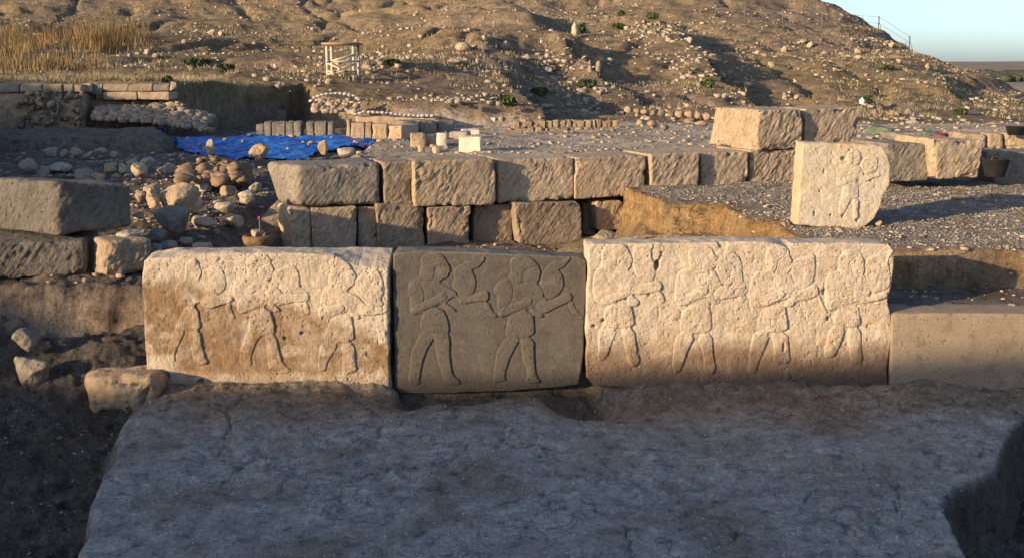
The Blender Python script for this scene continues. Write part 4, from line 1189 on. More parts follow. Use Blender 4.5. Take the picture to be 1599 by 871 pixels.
near_rock(536, 244, 34, 16, 'dark low rock behind the end of the long wall', M['rock'], 28, yy=18.3)
near_rock(46, 606, 60, 60, 'big dark stone on the shaded trench floor at left edge', M['greyashlar'], 29, yy=8.6)
near_rock(38, 548, 44, 36, 'smaller dark stone behind the big one at left edge', M['greyashlar'], 30, yy=9.0)
near_rock(945, 376, 40, 15, 'brown sunlit stone in the gap behind the dark slab', M['warmrock'], 33, yy=11.6)
near_rock(1583, 486, 24, 12, 'small pale stone lying on the smooth block', M['warmrock'], 34, yy=8.75)
near_rock(1372, 353, 14, 9, 'little stone at the right foot of the upright slab', M['warmrock'], 35, yy=10.8)
near_rock(327, 240, 16, 24, 'thin pointed stone standing before the blue tarpaulin', M['rock'], 36, deep=.4, yy=18.6)
near_rock(77, 247, 24, 16, 'whitish round rock at the left end of a row of stones', M['rock'], 41)
for k, (x, w, h) in enumerate([(99, 16, 15), (116, 20, 15), (138, 15, 11), (156, 20, 15), (176, 14, 11)]):
    near_rock(x, 248, w, h, ['pale rock, second from left in the row of stones', 'pale rock, third in the row of stones', 'reddish small rock in the row of stones', 'pale rock right of the reddish one in the row', 'small rock at the right end of the row of stones'][k],
              M['warmrock'] if k == 2 else M['rock'], 42 + k, sub=3)
M['clod'] = plain_mat('earth_clod', (.24, .16, .10), .95, .4, 6, .02)
# clods: one crumbling mass of earth
def clods():
    V0 = []; F0 = []; n = 0; r = np.random.default_rng(5)
    for k in range(150):
        t = r.uniform(0, 1); x = 288 + 96 * t; top = np.interp(t, [0, .25, .45, .7, 1], [258, 240, 234, 246, 256]); yb = r.uniform(top + 8, 284)
        g = P(x, yb, 15.0 + r.uniform(-.5, .5) + (284 - yb) * .035)
        V, Fc = rock_shape(300 + k, 2, 12, .45); s = r.uniform(.025, .085) * (1 + .7 * (yb > 262))
        V = V * np.array([s * 1.2, s, s * .8]) + g; V0.append(V); F0.append(Fc + n); n += len(V)
    me = make_mesh('earth_clods', np.vstack(V0), np.vstack(F0), M['clod'], False)
    tag(obj('earth_clods', me), 'crumbling mass of brown earth clods in front of the tarpaulin', 'earth clods', kind='stuff')
clods()
HEAP = [(232, 300, 26, 18, 13.5), (292, 270, 28, 18, 15.5), (338, 268, 22, 15, 15.8), (352, 300, 22, 14, 13.6), (345, 320, 26, 15, 12.6), (300, 322, 24, 16, 12.6), (222, 305, 20, 14, 13.2), (240, 350, 24, 18, 11.3), (312, 338, 22, 13, 12.0), (360, 330, 24, 14, 12.2), (384, 312, 22, 16, 13.2), (390, 345, 24, 14, 11.8),
        (260, 258, 20, 14, 17), (228, 250, 18, 12, 18), (206, 252, 16, 11, 18), (330, 372, 26, 13, 10.9), (362, 352, 22, 12, 11.4), (258, 375, 26, 14, 10.9), (286, 366, 20, 12, 11.1), (236, 372, 22, 15, 10.8), (400, 300, 18, 12, 14.0), (150, 262, 18, 11, 16.5), (128, 262, 20, 12, 16.5), (66, 262, 18, 11, 16.8)]
HLAB = ['small rock just left of the narrow leaning one', 'rock at the near left edge of the earth clods', 'rock lying behind the pale whitish one, below the clods', 'rock right of the whitish rock in the left heap', 'rock below and right of the whitish rock', 'rock at the right foot of the largest boulder',
        'leftmost small rock beside the largest boulder', 'rock at the left foot of the lower boulder', 'rock just above the flat sunlit one', 'rock on the slope halfway to the long wall', 'rock nearest the upper corner of the long wall', 'rock at the foot of the long wall left end',
        'rock behind the flattish pale one', 'small rock left of centre behind the pinkish one', 'small rock farther back above the pinkish one', 'rock close behind the left carved slab, right of the orange brick', 'rock between flat sunlit rock and the basket', 'rock close behind the left carved slab, left of the orange brick',
        'small rock below the lower boulder', 'rock beside the lower right block at left', 'small rock next to the long wall top left corner', 'rightmost of three small rocks behind the top left block', 'middle one of three small rocks behind the top left block', 'leftmost of three small rocks behind the top left block']
for k, (x, y, w, h, Y) in enumerate(HEAP):
    o = near_rock(x, y, w * 1.4, h * 1.4, HLAB[k], M['rock'] if k % 3 else M['warmrock'], 600 + k, sub=3, cuts=12, rough=.16, yy=Y)
    g_ = gh(o.location[0], o.location[1]); o.location[2] = min(o.location[2], g_ + .05) if Y < 15 else g_ - .02
    o['group'] = 'rocks of the left heap'
# ledge of packed earth and stone at the left foot of the front row
c = corners([(146, 652), (228, 646), (236, 592), (140, 598)], (-3.1, 8.25, math.radians(-6)), .5)
c[4] = P(135, 640, 8.7); c[7] = P(133, 585, 8.75); c[4][2] = c[0][2]; c[7][2] = c[3][2]
o = block('stone_ledge', c, M['warmrock'], None, res=.016, resd=.02, r=.09, amp=.045, freq=4.5, chip=.08, seed=72)
tag(o, 'rough sunlit lump of stone jutting left from under the front row', 'stone ledge')
o = block('brick', corners([(299, 391), (327, 391), (327, 381), (299, 381)], (-3, 10.9, 0), .12), M['warmrock'], None, res=.03, resd=.04, r=.01, amp=.004, seed=73)
tag(o, 'small orange brick lying behind the left carved slab', 'brick')

# ------------------------------------------------------------------ plaza blocks and low walls
def blk(name, x0, x1, yt, yb, mat, seed, depth=.5, ang=0.0, parent=None, yy=None, **kw):
    g = hit((x0 + x1) / 2, yb) if yy is None else P((x0 + x1) / 2, yb, yy)
    c = corners([(x0, yb + 2), (x1, yb + 2), (x1, yt), (x0, yt)], (g[0], g[1], ang), depth)
    k = dict(res=.05, resd=.08, r=.03, amp=.02, chip=.03); k.update(kw)
    return block(name, c, mat, parent, seed=seed, **k)
for x0, x1, yt, yb, m, sd, dp, an, lab in [
    (641, 663, 210, 230, 'warmrock', 101, .35, .1, 'pinkish squared block, leftmost of the small group on the plaza'),
    (664, 676, 213, 228, 'warmrock', 102, .3, -.2, 'narrow pinkish block beside the leftmost plaza block'),
    (684, 698, 209, 228, 'cream', 103, .3, .2, 'upright cream block in the small plaza group'),
    (655, 663, 228, 238, 'warmrock', 104, .2, .3, 'tiny block in front of the pinkish plaza block'),
    (679, 688, 230, 240, 'warmrock', 105, .2, .4, 'tiny rounded block below the upright cream one'),
    (702, 730, 207, 218, 'rock', 106, .5, -.1, 'long low rounded stone behind the bright cream block'),
    (721, 750, 203, 211, 'cream', 107, .5, .1, 'flat slab lying behind the bright cream block'),
    (716, 751, 214, 238, 'cream', 108, .32, -.12, 'bright cream squared block alone on the plaza'),
    (421, 448, 173, 188, 'greyashlar', 109, .6, .25, 'squared block lying above the far grey wall'),
    (765, 774, 184, 193, 'cream', 110, .3, 0, 'small cream block at the left end of the low stone wall'),
    (776, 786, 183, 193, 'warmrock', 111, .3, 0, 'second small block at the left end of the low stone wall')]:
    tag(blk('stone_block', x0, x1, yt, yb, M[m], sd, dp, an), lab, 'stone block')
wg = empty('ashlar_wall', (-5.5, 26, .9)); tag(wg, 'row of grey upright blocks at the back edge of the tarpaulin', 'stone wall')
for k, (a, b) in enumerate([(400, 412), (413, 423), (424, 445), (446, 458), (459, 470), (478, 490), (491, 509), (512, 520)]):
    blk('stone_block', a, b, 191 + (k == 0) * 4, 213, M['greyashlar'], 120 + k, .5, .06, wg, yy=25.6, r=.02, amp=.012)
wo_ = empty('ashlar_wall', (-3.4, 25, .9)); tag(wo_, 'row of sunlit orange-brown blocks right of the tarpaulin', 'stone wall')
for k, (a, b, t, yb) in enumerate([(541, 547, 187, 214), (548, 569, 192, 216), (570, 580, 192, 216), (581, 604, 194, 217)]):
    blk('stone_block', a, b, t, yb, M['warmrock'], 130 + k, .45, .05, wo_, yy=25.2, r=.02, amp=.012)
tag(blk('stone_block', 606, 627, 197, 222, M['warmrock'], 135, .9, -.35, None, yy=24.0), 'slanting sunlit block at the end of the orange-brown row', 'stone block')
wd = empty('ashlar_wall', (-2.2, 26, .9)); tag(wd, 'dark shaded wall of big blocks behind the small plaza blocks', 'stone wall')
for k, (a, b, t, yb) in enumerate([(629, 654, 190, 216), (655, 682, 189, 214), (684, 711, 188, 209)]):
    blk('stone_block', a, b, t, yb, M['greyashlar'], 140 + k, .7, .45, wd, yy=25.8 + k * .5, r=.03)

# low wall of small stones beyond the plaza
wr = empty('rubble_wall', (1.5, 28, 1.0)); tag(wr, 'low two-course wall of small rounded stones beyond the plaza', 'stone wall')
x = 803.0; k = 0
while x < 958:
    w = random.uniform(7.5, 12); g = P(x + w / 2, 200, 27.4 + (x - 803) * .004)
    put_rock(pool_box, g - np.array([0, 0, .02]), w * 27.4 / F * 1.05, random.uniform(.19, .24), .3, 'stone', wr, rz=random.choice((0, 3.14))); x += w * .98
x = 806.0
while x < 1034:
    w = random.uniform(8, 13); g = P(x + w / 2, 210, 27.0 + (x - 803) * .004)
    put_rock(pool_box, g - np.array([0, 0, .03]), w * 27 / F * 1.05, random.uniform(.17, .24), .3, 'stone', wr, rz=random.choice((0, 3.14))); x += w
wq = empty('rubble_wall', (4.6, 31, 1.1)); tag(wq, 'broken line of pale stones on the hill foot left of the raised blocks', 'stone wall')
for x, yb, w, h in [(980, 178, 12, 9), (994, 180, 11, 8), (1006, 181, 12, 9), (1020, 182, 11, 9), (1033, 183, 13, 10), (1047, 184, 12, 9), (1061, 185, 13, 11), (1076, 186, 14, 12), (1090, 187, 13, 12), (1104, 189, 13, 12), (1000, 196, 14, 9), (1018, 199, 16, 9), (1037, 204, 14, 8), (1075, 194, 18, 8), (1095, 198, 20, 8)]:
    g = hit(x, yb, 20); s = g[1] / F
    put_rock(pool_warm, g, w * s * 1.1, h * s * 1.2, None, 'stone', wq)

# ruined wall at the far left
ru = empty('ruined_wall', (-10.5, 26.8, .9)); tag(ru, 'ruined rubble wall with flat capstones at far left', 'stone wall')
def wall_core(x0, x1, yt, yb, Y, th, sd):
    c = corners([(x0, yb), (x1, yb), (x1, yt), (x0, yt)], (P((x0 + x1) / 2, yb, Y)[0], Y, 0), th)
    block('earth_core', c, M['ashlar'], ru, res=.05, resd=.15, r=.05, amp=.05, freq=2.5, chip=.06, seed=sd)
wall_core(-90, 129, 146, 216, 26.3, .9, 150); wall_core(131, 262, 158, 213, 26.9, .9, 151)
for k, (a, b, t, yb, Y) in enumerate([(-60, 30, 131, 145, 26.2), (31, 66, 131, 145, 26.2), (67, 97, 132, 145, 26.2), (99, 114, 132, 144, 26.2), (115, 127, 132, 145, 26.2), (130, 142, 131, 144, 26.5), (143, 160, 131, 148, 26.6),
                                     (161, 200, 131, 143, 26.6), (201, 238, 131, 143, 26.6), (239, 264, 132, 143, 26.6), (161, 214, 144, 156, 26.55), (215, 264, 144, 156, 26.55)]):
    blk('capstone', a, b, t, yb - 2, M['ashlar'] if k % 3 else M['greyashlar'], 160 + k, .7, 0, ru, yy=Y, r=.03, amp=.015)
put_rock(pool_pale, P(270, 143, 26.6), .22, .26, None, 'stone', ru)
for k in range(150):
    x = random.uniform(28, 128); y = random.uniform(150, 206)
    if k > 105: x = random.uniform(132, 262); y = random.uniform(162, 200)
    Y = 26.2 if x < 130 else 26.8; s = random.uniform(.10, .2)
    put_rock(pool_warm if k % 2 else pool_pale, P(x, y, Y), s * 1.3, s * random.uniform(.7, 1), s * .7, 'stone', ru)

# ------------------------------------------------------------------ countless small stones
def scatter_mesh(name, pts, sizes, mat, label, cat, sub=1, flat=.7, seed=0, kind='stuff'):
    V0, F0 = ICO[sub]; n = len(pts); r = np.random.default_rng(seed)
    jit = 1 + r.uniform(-.34, .34, (n, len(V0), 3 if sub == 'box' else 1))
    sc = sizes[:, None] * np.c_[r.uniform(.7, 1.3, n), r.uniform(.7, 1.3, n), r.uniform(.6, 1.0, n) * flat]
    a = r.uniform(0, 6.28, n); ca, sa = np.cos(a)[:, None], np.sin(a)[:, None]
    V = V0[None] * jit * sc[:, None, :]
    x = V[..., 0] * ca - V[..., 1] * sa; y = V[..., 0] * sa + V[..., 1] * ca
    V = np.stack([x, y, V[..., 2]], -1) + pts[:, None, :]
    Fc = (F0[None] + (np.arange(n) * len(V0))[:, None, None]).reshape(-1, 3)
    o = obj(name, make_mesh(name, V.reshape(-1, 3), Fc, mat, False))
    return tag(o, label, cat, kind=kind)

V8 = np.array([(1, 0, 0), (-1, 0, 0), (0, 1, 0), (0, -1, 0), (0, 0, 1), (0, 0, -1)], float)
F8 = np.array([(0, 2, 4), (2, 1, 4), (1, 3, 4), (3, 0, 4), (2, 0, 5), (1, 2, 5), (3, 1, 5), (0, 3, 5)])
ICO[0] = (V8, F8)

h_ = .8
BOX = (np.array([(x, y, z) for z in (-h_, h_) for x, y in ((-h_, -h_), (h_, -h_), (h_, h_), (-h_, h_))]), np.array([(0, 2, 1), (0, 3, 2), (4, 5, 6), (4, 6, 7), (0, 1, 5), (0, 5, 4), (1, 2, 6), (1, 6, 5), (2, 3, 7), (2, 7, 6), (3, 0, 4), (3, 4, 7)]))
ICO['box'] = BOX

def fan_pts(n, Y0, Y1, pxlo=-20, pxhi=1640, pw=1.0, seed=0):
    r = np.random.default_rng(seed)
    Y = Y0 + (Y1 - Y0) * r.uniform(0, 1, n) ** pw
    X = (r.uniform(pxlo, pxhi, n) - HX) / F * Y * 1.02
    return np.c_[X, Y]

M['crumb'] = plain_mat('soil_crumb', (.36, .33, .30), .95, .5, 9)
def gravel():
    p = fan_pts(26000, 9.6, 15.5, 960, 1660, 1.0, 1)
    p = p[(poly_sd(p, POLY_TER) > .22 + .25 * fbm(p * 1.5, 3, 91)) & (row_off(p) < .1)]
    z = ground_all(p)[0]; r = np.random.default_rng(2)
    scatter_mesh('gravel', np.c_[p, z + .003], r.uniform(.005, .012, len(p)) * (1 + 1.6 * (r.uniform(size=len(p)) > .94)), M['pebble'], 'grey gravel covering the terrace round the upright slab', 'gravel', 0, .7, 3)
    p = fan_pts(9000, 15.5, 30, 560, 1640, .8, 4); p = p[row_off(p) > 1.2]
    z = ground_all(p)[0]
    scatter_mesh('plaza_gravel', np.c_[p, z + .004], r.uniform(.006, .018, len(p)) * (1 + 1.5 * (r.uniform(size=len(p)) > .97)), M['pebble'], 'pale pebbles strewn over the plaza behind the long wall', 'gravel', 0, .6, 5)
    p = fan_pts(1600, 17, 31, 560, 1640, .9, 14); p = p[row_off(p) > 1.6]; z = ground_all(p)[0]
    scatter_mesh('plaza_stones', np.c_[p, z + .01], .015 + .055 * r.uniform(size=len(p)) ** 3, M['rubble'], 'small angular stones scattered over the plaza', 'stones', 'box', .7, 15)
    p = fan_pts(5000, 5.0, 8.5, -20, 1640, 1.0, 6); z = ground_all(p)[0]
    scatter_mesh('soil_crumbs', np.c_[p, z + .002], .003 + .012 * r.uniform(size=len(p)) ** 5, M['crumb'], 'small crumbs of soil on the shaded foreground platform', 'soil crumbs', 1, .7, 7)
    p = fan_pts(2600, 9.9, 21, -20, 480, .8, 8); p = p[(row_off(p) < 0) | (p[:, 0] < -3.2)]; z = ground_all(p)[0]
    scatter_mesh('loose_stones', np.c_[p, z + .005], .012 + .05 * r.uniform(size=len(p)) ** 4, M['rubble'], 'loose small stones over the shaded ground at left', 'stones', 1, .7, 9)
    p = fan_pts(1500, 9.0, 13, 640, 1660, .8, 18); z = ground_all(p)[0]
    scatter_mesh('bank_crumbs', np.c_[p, z + .004], .008 + .03 * r.uniform(size=len(p)) ** 4, M['rubble'], 'crumbs of earth along the trench banks behind the slabs', 'soil crumbs', 1, .7, 19)
gravel()

def rubble_slope():
    r = np.random.default_rng(21); n = 560; u = r.uniform(0, 1, n); v = r.uniform(0, 1, n)
    x = 150 + 178 * u; top = np.interp(u, [0, .5, .72, 1], [168, 166, 160, 182]); bot = np.interp(u, [0, .5, 1], [186, 190, 206])
    y = top + (bot - top) * v
    pts = np.array([P(a, b, 26.9 - .6 * c - .25) for a, b, c in zip(x, y, v)])
    scatter_mesh('rubble_heap', pts, r.uniform(.05, .11, n), M['rubble'], 'heap of fist-sized rubble spilling from the ruined wall', 'rubble', 'box', .85, 22)
rubble_slope()

def hill_stuff():
    r = np.random.default_rng(31)
    p = fan_pts(13000, 31, 98, -20, 1640, .75, 32); n = fbm(p * .22, 4, 33); p = p[n > -.05]
    z = hill_h(p); s = (.02 + .12 * r.uniform(size=len(p)) ** 6)
    scatter_mesh('hill_stones', np.c_[p, z + s * .2], s, M['hillstone'], 'countless small pale stones strewn over the hillside', 'stones', 'box', .8, 34)
    cl = []
    for x0, x1, y0, y1, m, smax in [(985, 1092, 34, 66, 150, .34), (845, 905, 80, 128, 80, .28), (1085, 1200, 72, 126, 130, .26), (905, 960, 88, 120, 40, .22), (860, 925, 150, 178, 60, .26), (1380, 1400, 68, 78, 14, .3), (1325, 1362, 55, 70, 26, .26),
                                   (560, 620, 88, 110, 40, .24), (985, 1110, 162, 190, 90, .2), (480, 560, 100, 122, 50, .2), (640, 790, 150, 176, 90, .17), (270, 360, 60, 100, 60, .2), (1535, 1592, 150, 200, 60, .2), (1360, 1500, 180, 205, 90, .14), (1130, 1260, 150, 172, 50, .2), (1040, 1100, 90, 128, 60, .26)]:
        for _ in range(max(8, m // 5)):
            g = hit(random.uniform(x0, x1), random.uniform(y0, y1), 29.5)
            for _ in range(5): cl.append((g[0] + random.gauss(0, .55), g[1] + random.gauss(0, 1.0), random.uniform(.15, .62) * smax * random.choice((.5, .8, 1))))
    cl = np.array(cl); z = np.array(hill_h(cl[:, :2]))
    scatter_mesh('hill_rubble', np.c_[cl[:, :2], z + cl[:, 2] * .2], cl[:, 2], M['hillstone'], 'tumbled pale rubble in patches on the hillside', 'rubble', 'box', .85, 35)

def blades(name, base, hgt, wid, mat, label, cat, per, spread, lean, seed):
    r = np.random.default_rng(seed); n = len(base) * per
    b = np.repeat(base, per, 0) + np.c_[r.normal(0, spread, n), r.normal(0, spread, n), np.full(n, -.02)]
    h = np.repeat(hgt, per) * r.uniform(.5, 1.1, n); a = r.uniform(0, 6.28, n)
    w = np.c_[np.cos(a), np.sin(a), np.zeros(n)] * wid * .5
    la = r.uniform(0, 6.28, n); tip = b + np.c_[np.cos(la) * h * lean * r.uniform(.2, 1, n), np.sin(la) * h * lean * r.uniform(.2, 1, n), h]
    V = np.stack([b - w, b + w, tip], 1).reshape(-1, 3)
    o = obj(name, make_mesh(name, V, np.arange(n * 3).reshape(-1, 3), mat, False))
    return tag(o, label, cat, kind='stuff')

def grass():
    r = np.random.default_rng(41)
    p = fan_pts(15000, 34, 98, -20, 1660, .8, 42)
    n = fbm(p * .1, 4, 43) + .35 * fbm(p * .6, 3, 44); p = p[n > -.02]
    z = np.where(p[:, 1] < 31, 0, 0) + hill_h(p)
    blades('dry_grass', np.c_[p, z], r.uniform(.10, .26, len(p)), .035, M['grass'], 'short dry straw-coloured grass over the hillside', 'grass', 5, .10, .7, 45)
    base = []; hh = []
    for x in range(-30, 205, 9):
        for y in (58, 66, 74, 82, 90, 98, 106):
            if x > 150 and y > 75: continue
            if 60 < x < 140 and 70 < y < 86: continue
            g = hit(x + random.uniform(-4, 4), y + random.uniform(-3, 3), 32)
            if vnoise(np.array([[x / 28.0, y / 14.0]]), 77)[0] < .0: continue
            for _ in range(random.randint(8, 26)):
                base.append((g[0] + random.gauss(0, .5), g[1] + random.gauss(0, 1.2))); hh.append(random.uniform(.25, 1.1) * (1.25 if x > 90 else 1) * (.6 if y > 92 else 1))
    base = np.array(base); z = hill_h(base)
    blades('tall_dry_grass', np.c_[base, z], np.array(hh), .035, M['reed'], 'stand of tall dry brown grass at the upper left of the hillside', 'grass', 5, .25, .4, 46)
    p = fan_pts(2600, 27.6, 31, -20, 420, 1.0, 47); p = p[edge_m(p) > .8]; z = ground_all(p)[0]
    blades('wall_top_grass', np.c_[p, z], r.uniform(.08, .2, len(p)), .02, M['grass'], 'straw grass growing along the top of the ruined wall', 'grass', 5, .08, .6, 48)
hill_stuff(); grass()

# single rocks on the hill that the photo lets one pick out
HR = [ # x, foot y, width, height, what sets it apart
 (438, 149, 19, 13, 'big sunlit block on the slope left of the sandbag arch'), (746, 104, 9, 12, 'upright squared stone on the slope right of the wooden frame'), (711, 101, 22, 7, 'long flat stone left of the upright squared one'),
 (730, 52, 15, 7, 'flat dark stone high on the slope above the gully'), (757, 64, 14, 9, 'dark rock at the upper end of the left gully'), (722, 82, 20, 13, 'pale lump of rock below the flat dark stone'),
 (790, 79, 19, 15, 'large pale rock at the head of the left gully'), (488, 50, 10, 6, 'pale stone alone in straw grass above the wooden frame'), (652, 163, 8, 10, 'white upright stone on the brown mound above the sandbags'),
 (666, 175, 8, 7, 'white round stone just above the sandbag line'), (658, 60, 10, 6, 'flat white stone on the bare patch right of the frame'), (332, 55, 11, 9, 'left one of two white rocks at the upper left slope'),
 (347, 57, 11, 9, 'right one of two white rocks at the upper left slope'), (231, 86, 9, 9, 'yellowish rock right of the tall dry grass'), (244, 90, 14, 7, 'low yellowish rock beside the tall dry grass'),
 (196, 76, 9, 7, 'bright white rock at the edge of the tall dry grass'), (288, 71, 8, 7, 'small white rock above the low green shrub'), (898, 59, 14, 20, 'tall pale rock beside a green shrub at the top of the slope'),
 (823, 94, 21, 9, 'flat pale rock on the crest of the left gully'), (857, 116, 12, 9, 'rock at the lower end of the left gully crest'), (933, 118, 11, 17, 'tall pale rock low on the middle mound'),
 (921, 112, 8, 9, 'small rock left of the tall one on the middle mound'), (908, 144, 14, 7, 'yellowish rock beside the green shrub under the middle mound'), (939, 149, 11, 10, 'white round rock right of the shrub under the middle mound'),
 (1076, 67, 13, 10, 'large white rock beside the dark hollow near the hilltop'), (1092, 139, 13, 9, 'pale rock at the foot of the right gully'), (1168, 139, 17, 9, 'wide sunlit rock right of the right gully'),
 (1127, 124, 18, 11, 'pale rock group end above the right gully foot'), (1183, 85, 9, 6, 'small pale rock on the upper right slope'), (852, 169, 20, 7, 'long yellowish rock at the foot of the shaded gully'),
 (888, 168, 16, 9, 'pale rock left of centre at the hill foot'), (886, 179, 13, 8, 'pale rock just above the low two-course wall'), (1256, 69, 12, 7, 'pale rock left of the lone fence post'),
 (1266, 74, 13, 8, 'dark-shadowed rock under the lone fence post'), (1288, 88, 17, 9, 'wide white rock in the middle of the right slope'), (1338, 84, 11, 8, 'pale rock under the stone patch on the right slope'),
 (1341, 93, 12, 8, 'brown rock directly below another on the right slope'), (1393, 76, 13, 8, 'orange rock on the skyline ridge below the fence'), (1450, 109, 12, 10, 'large orange rock near the skyline at right'),
 (1304, 112, 9, 6, 'small pale rock on the bare right slope'), (1367, 184, 11, 14, 'upright stone right of the raised blocks'), (1418, 180, 14, 11, 'dark-sided rock at the right hill foot'),
 (1426, 194, 22, 10, 'flat pale slab lying at the right hill foot'), (1244, 158, 11, 8, 'pale rock on the straw slope above the raised blocks'), (1226, 156, 11, 8, 'dark rock on the straw slope above the raised blocks'),
 (1225, 84, 11, 9, 'brown stone left of the wide white rock'), (1205, 106, 12, 10, 'pale rock at the right edge of the big rubble patch'), (1404, 100, 9, 7, 'small pale rock on the ridge below the orange one'),
 (575, 105, 14, 11, 'dark rock just right of the wooden frame'), (596, 104, 12, 8, 'pale rock farther right of the wooden frame'), (430, 108, 8, 7, 'small rock left of the wooden frame')]
for k, (x, y, w, h, lab) in enumerate(HR):
    g = hit(x, y, 29.5); s = g[1] / F
    o = put_rock(pool_far, g - np.array([0, 0, .04]), w * s * 1.12, h * s * 1.3, None, 'rock', None, k=k)
    tag(o, lab, 'rock', 'single rocks on the hillside')

# ------------------------------------------------------------------ tarpaulin
def tarp():
    out = XY([(268, 214), (300, 210), (355, 214), (395, 210), (470, 211), (545, 212), (592, 216), (580, 224), (545, 229), (500, 236), (470, 247), (380, 247), (330, 240), (285, 236)], .97)
    poly = np.array(out); lo, hi = poly.min(0), poly.max(0)
    xs = np.arange(lo[0], hi[0], .045); ys = np.arange(lo[1], hi[1], .045); X, Y = np.meshgrid(xs, ys); p = np.c_[X.ravel(), Y.ravel()]
    sd = poly_sd(p, poly) + .12 * fbm(p * 2, 3, 200)
    z = ground_all(p)[0]; fold = 1 - np.abs(fbm(p * np.array([1.6, .8]) + .6 * np.c_[fbm(p, 2, 201), fbm(p, 2, 202)], 3, 203)) * 2
    V = np.c_[p, np.maximum(z, .88) + .03 + .05 * fold + .03 * fbm(p * 5, 3, 204)]
    Fq = grid_faces(len(ys), len(xs)); Fq = Fq[(sd[Fq] > 0).all(1)]
    u, inv = np.unique(Fq, return_inverse=True); inv = inv.reshape(-1, 4); V = V[u]; n = len(V)
    o = obj('tarpaulin', make_mesh('tarpaulin', V, inv, M['tarp']))
    so_ = o.modifiers.new('thick', 'SOLIDIFY'); so_.thickness = .006
    tag(o, 'bright blue crumpled tarpaulin spread over the far trench', 'tarpaulin')
    r = np.random.default_rng(205); k = r.choice(n, 26, replace=False)
    scatter_mesh('tarpaulin_weights', V[k] + [0, 0, .03], r.uniform(.035, .08, 26), M['rubble'], 'small stones weighing down the blue tarpaulin', 'stones', 1, .8, 206)
tarp()

# ------------------------------------------------------------------ sandbag borders
def sandbags(name, pl, Y, label, size=.085):
    w = np.array([P(a, b, Y if not hasattr(Y, '__len__') else Y[i]) for i, (a, b) in enumerate(pl)])
    L = np.r_[0, np.cumsum(np.linalg.norm(np.diff(w, axis=0), axis=1))]; t = np.arange(0, L[-1], size * 1.55)
    pts = np.c_[[np.interp(t, L, w[:, i]) for i in range(3)]].T
    V0, F0 = ICO[2]; root = empty(name, w.mean(0)); tag(root, label, 'sandbags')
    me = make_mesh('sandbag', V0 * np.array([size, size * .85, size * .62]), F0, M['sandbag'])
    for q in pts:
        o = obj('sandbag', me, root, q - np.array(root.location)); o.rotation_euler = (random.uniform(-.3, .3), random.uniform(-.3, .3), random.uniform(-.9, .9)); o.scale = (random.uniform(.7, 1.15), 1, random.uniform(.55, 1.0))
sandbags('sandbag_border', [(486, 158), (492, 152), (505, 148), (522, 146), (540, 147), (553, 150), (560, 156), (563, 164)], 29.5, 'arched row of pale sandbags round a dark hollow', .08)
sandbags('sandbag_border', [(556, 179), (570, 175), (590, 176), (610, 177), (630, 180), (650, 181), (676, 181)], 27.6, 'wavy row of white sandbags above the orange-brown blocks', .075)
sandbags('sandbag_border', [(684, 170), (700, 172), (726, 175), (750, 176)], 29.0, 'short row of white sandbags on the low earth wall', .08)

def earth_walls():
    for x0, x1, yt, yb, Y, lab, sd in [(556, 682, 183, 196, 27.6, 'low earth wall with white sandbags along its top', 220), (690, 754, 178, 198, 29.0, 'brown earth wall beyond the shaded plaza blocks', 221)]:
        c = corners([(x0, yb), (x1, yb), (x1, yt), (x0, yt)], (P((x0 + x1) / 2, yb, Y)[0], Y + .1, 0), .8)
        tag(block('earth_wall', c, M['warmrock'], None, res=.05, resd=.1, r=.05, amp=.04, freq=2.5, seed=sd), lab, 'earth wall')
earth_walls()
def hollow_rocks():
    r = np.random.default_rng(230); pts = []
    for k in range(70):
        x = r.uniform(490, 560); y = r.uniform(156, 176)
        pts.append(P(x, y, 29.0 - (y - 150) * .04))
    scatter_mesh('hollow_rubble', np.array(pts), r.uniform(.05, .13, 70), M['rubble'], 'rubble filling the dark hollow under the sandbag arch', 'rubble', 1, .9, 231)
hollow_rocks()

# ------------------------------------------------------------------ made things
def bar(name, a, b, w, mat, parent=None, d=None):
    a = np.array(a, float); b = np.array(b, float); ax = b - a; L = np.linalg.norm(ax); ax /= L
    s = np.cross(ax, [0, 0, 1.0]) if abs(ax[2]) < .95 else np.array([1.0, 0, 0]); s /= np.linalg.norm(s); t = np.cross(ax, s); d = d or w
    V = [c + s * i * w / 2 + t * j * d / 2 for c in (a, b) for i, j in ((-1, -1), (1, -1), (1, 1), (-1, 1))]
    V = np.array(V)
    Fc = np.array([(0, 1, 2, 3), (7, 6, 5, 4), (0, 4, 5, 1), (1, 5, 6, 2), (2, 6, 7, 3), (3, 7, 4, 0)])
    off = np.array(parent.location) if parent is not None else np.zeros(3)
    return obj(name, make_mesh(name, V - off, Fc, mat, False), parent)

g = hit(512, 122, 30); Yf = g[1]
fr = empty('wooden_frame', P(535, 120, Yf)); tag(fr, 'pale wooden frame shelter with cross braces standing on the hillside', 'wooden frame')
fl_b, fr_b = P(512, 122, Yf), P(553, 120, Yf); bl_b, br_b = P(519, 114, Yf + 1.7), P(560, 106, Yf + 1.7)
zt = P(512, 70.5, Yf)[2]
posts = [fl_b, fr_b, bl_b, br_b]
for q in posts:
    bar('post', [q[0], q[1], gh(q[0], q[1]) - .1], [q[0], q[1], zt], .09, M['wood'], fr)
cen = np.mean(posts, 0)
top = np.array([[fl_b[0] - .15, fl_b[1] - .15, zt], [fr_b[0] + .15, fr_b[1] - .15, zt], [br_b[0] + .15, br_b[1] + .15, zt], [bl_b[0] - .15, bl_b[1] + .15, zt]])
V = np.vstack([top, top + [0, 0, .07]])
obj('roof_board', make_mesh('roof_board', V - np.array(fr.location), np.array([(3, 2, 1, 0), (4, 5, 6, 7), (0, 1, 5, 4), (1, 2, 6, 5), (2, 3, 7, 6), (3, 0, 4, 7)]), M['rustroof'], False), fr)
def fz(py): return P(530, py, Yf)[2]
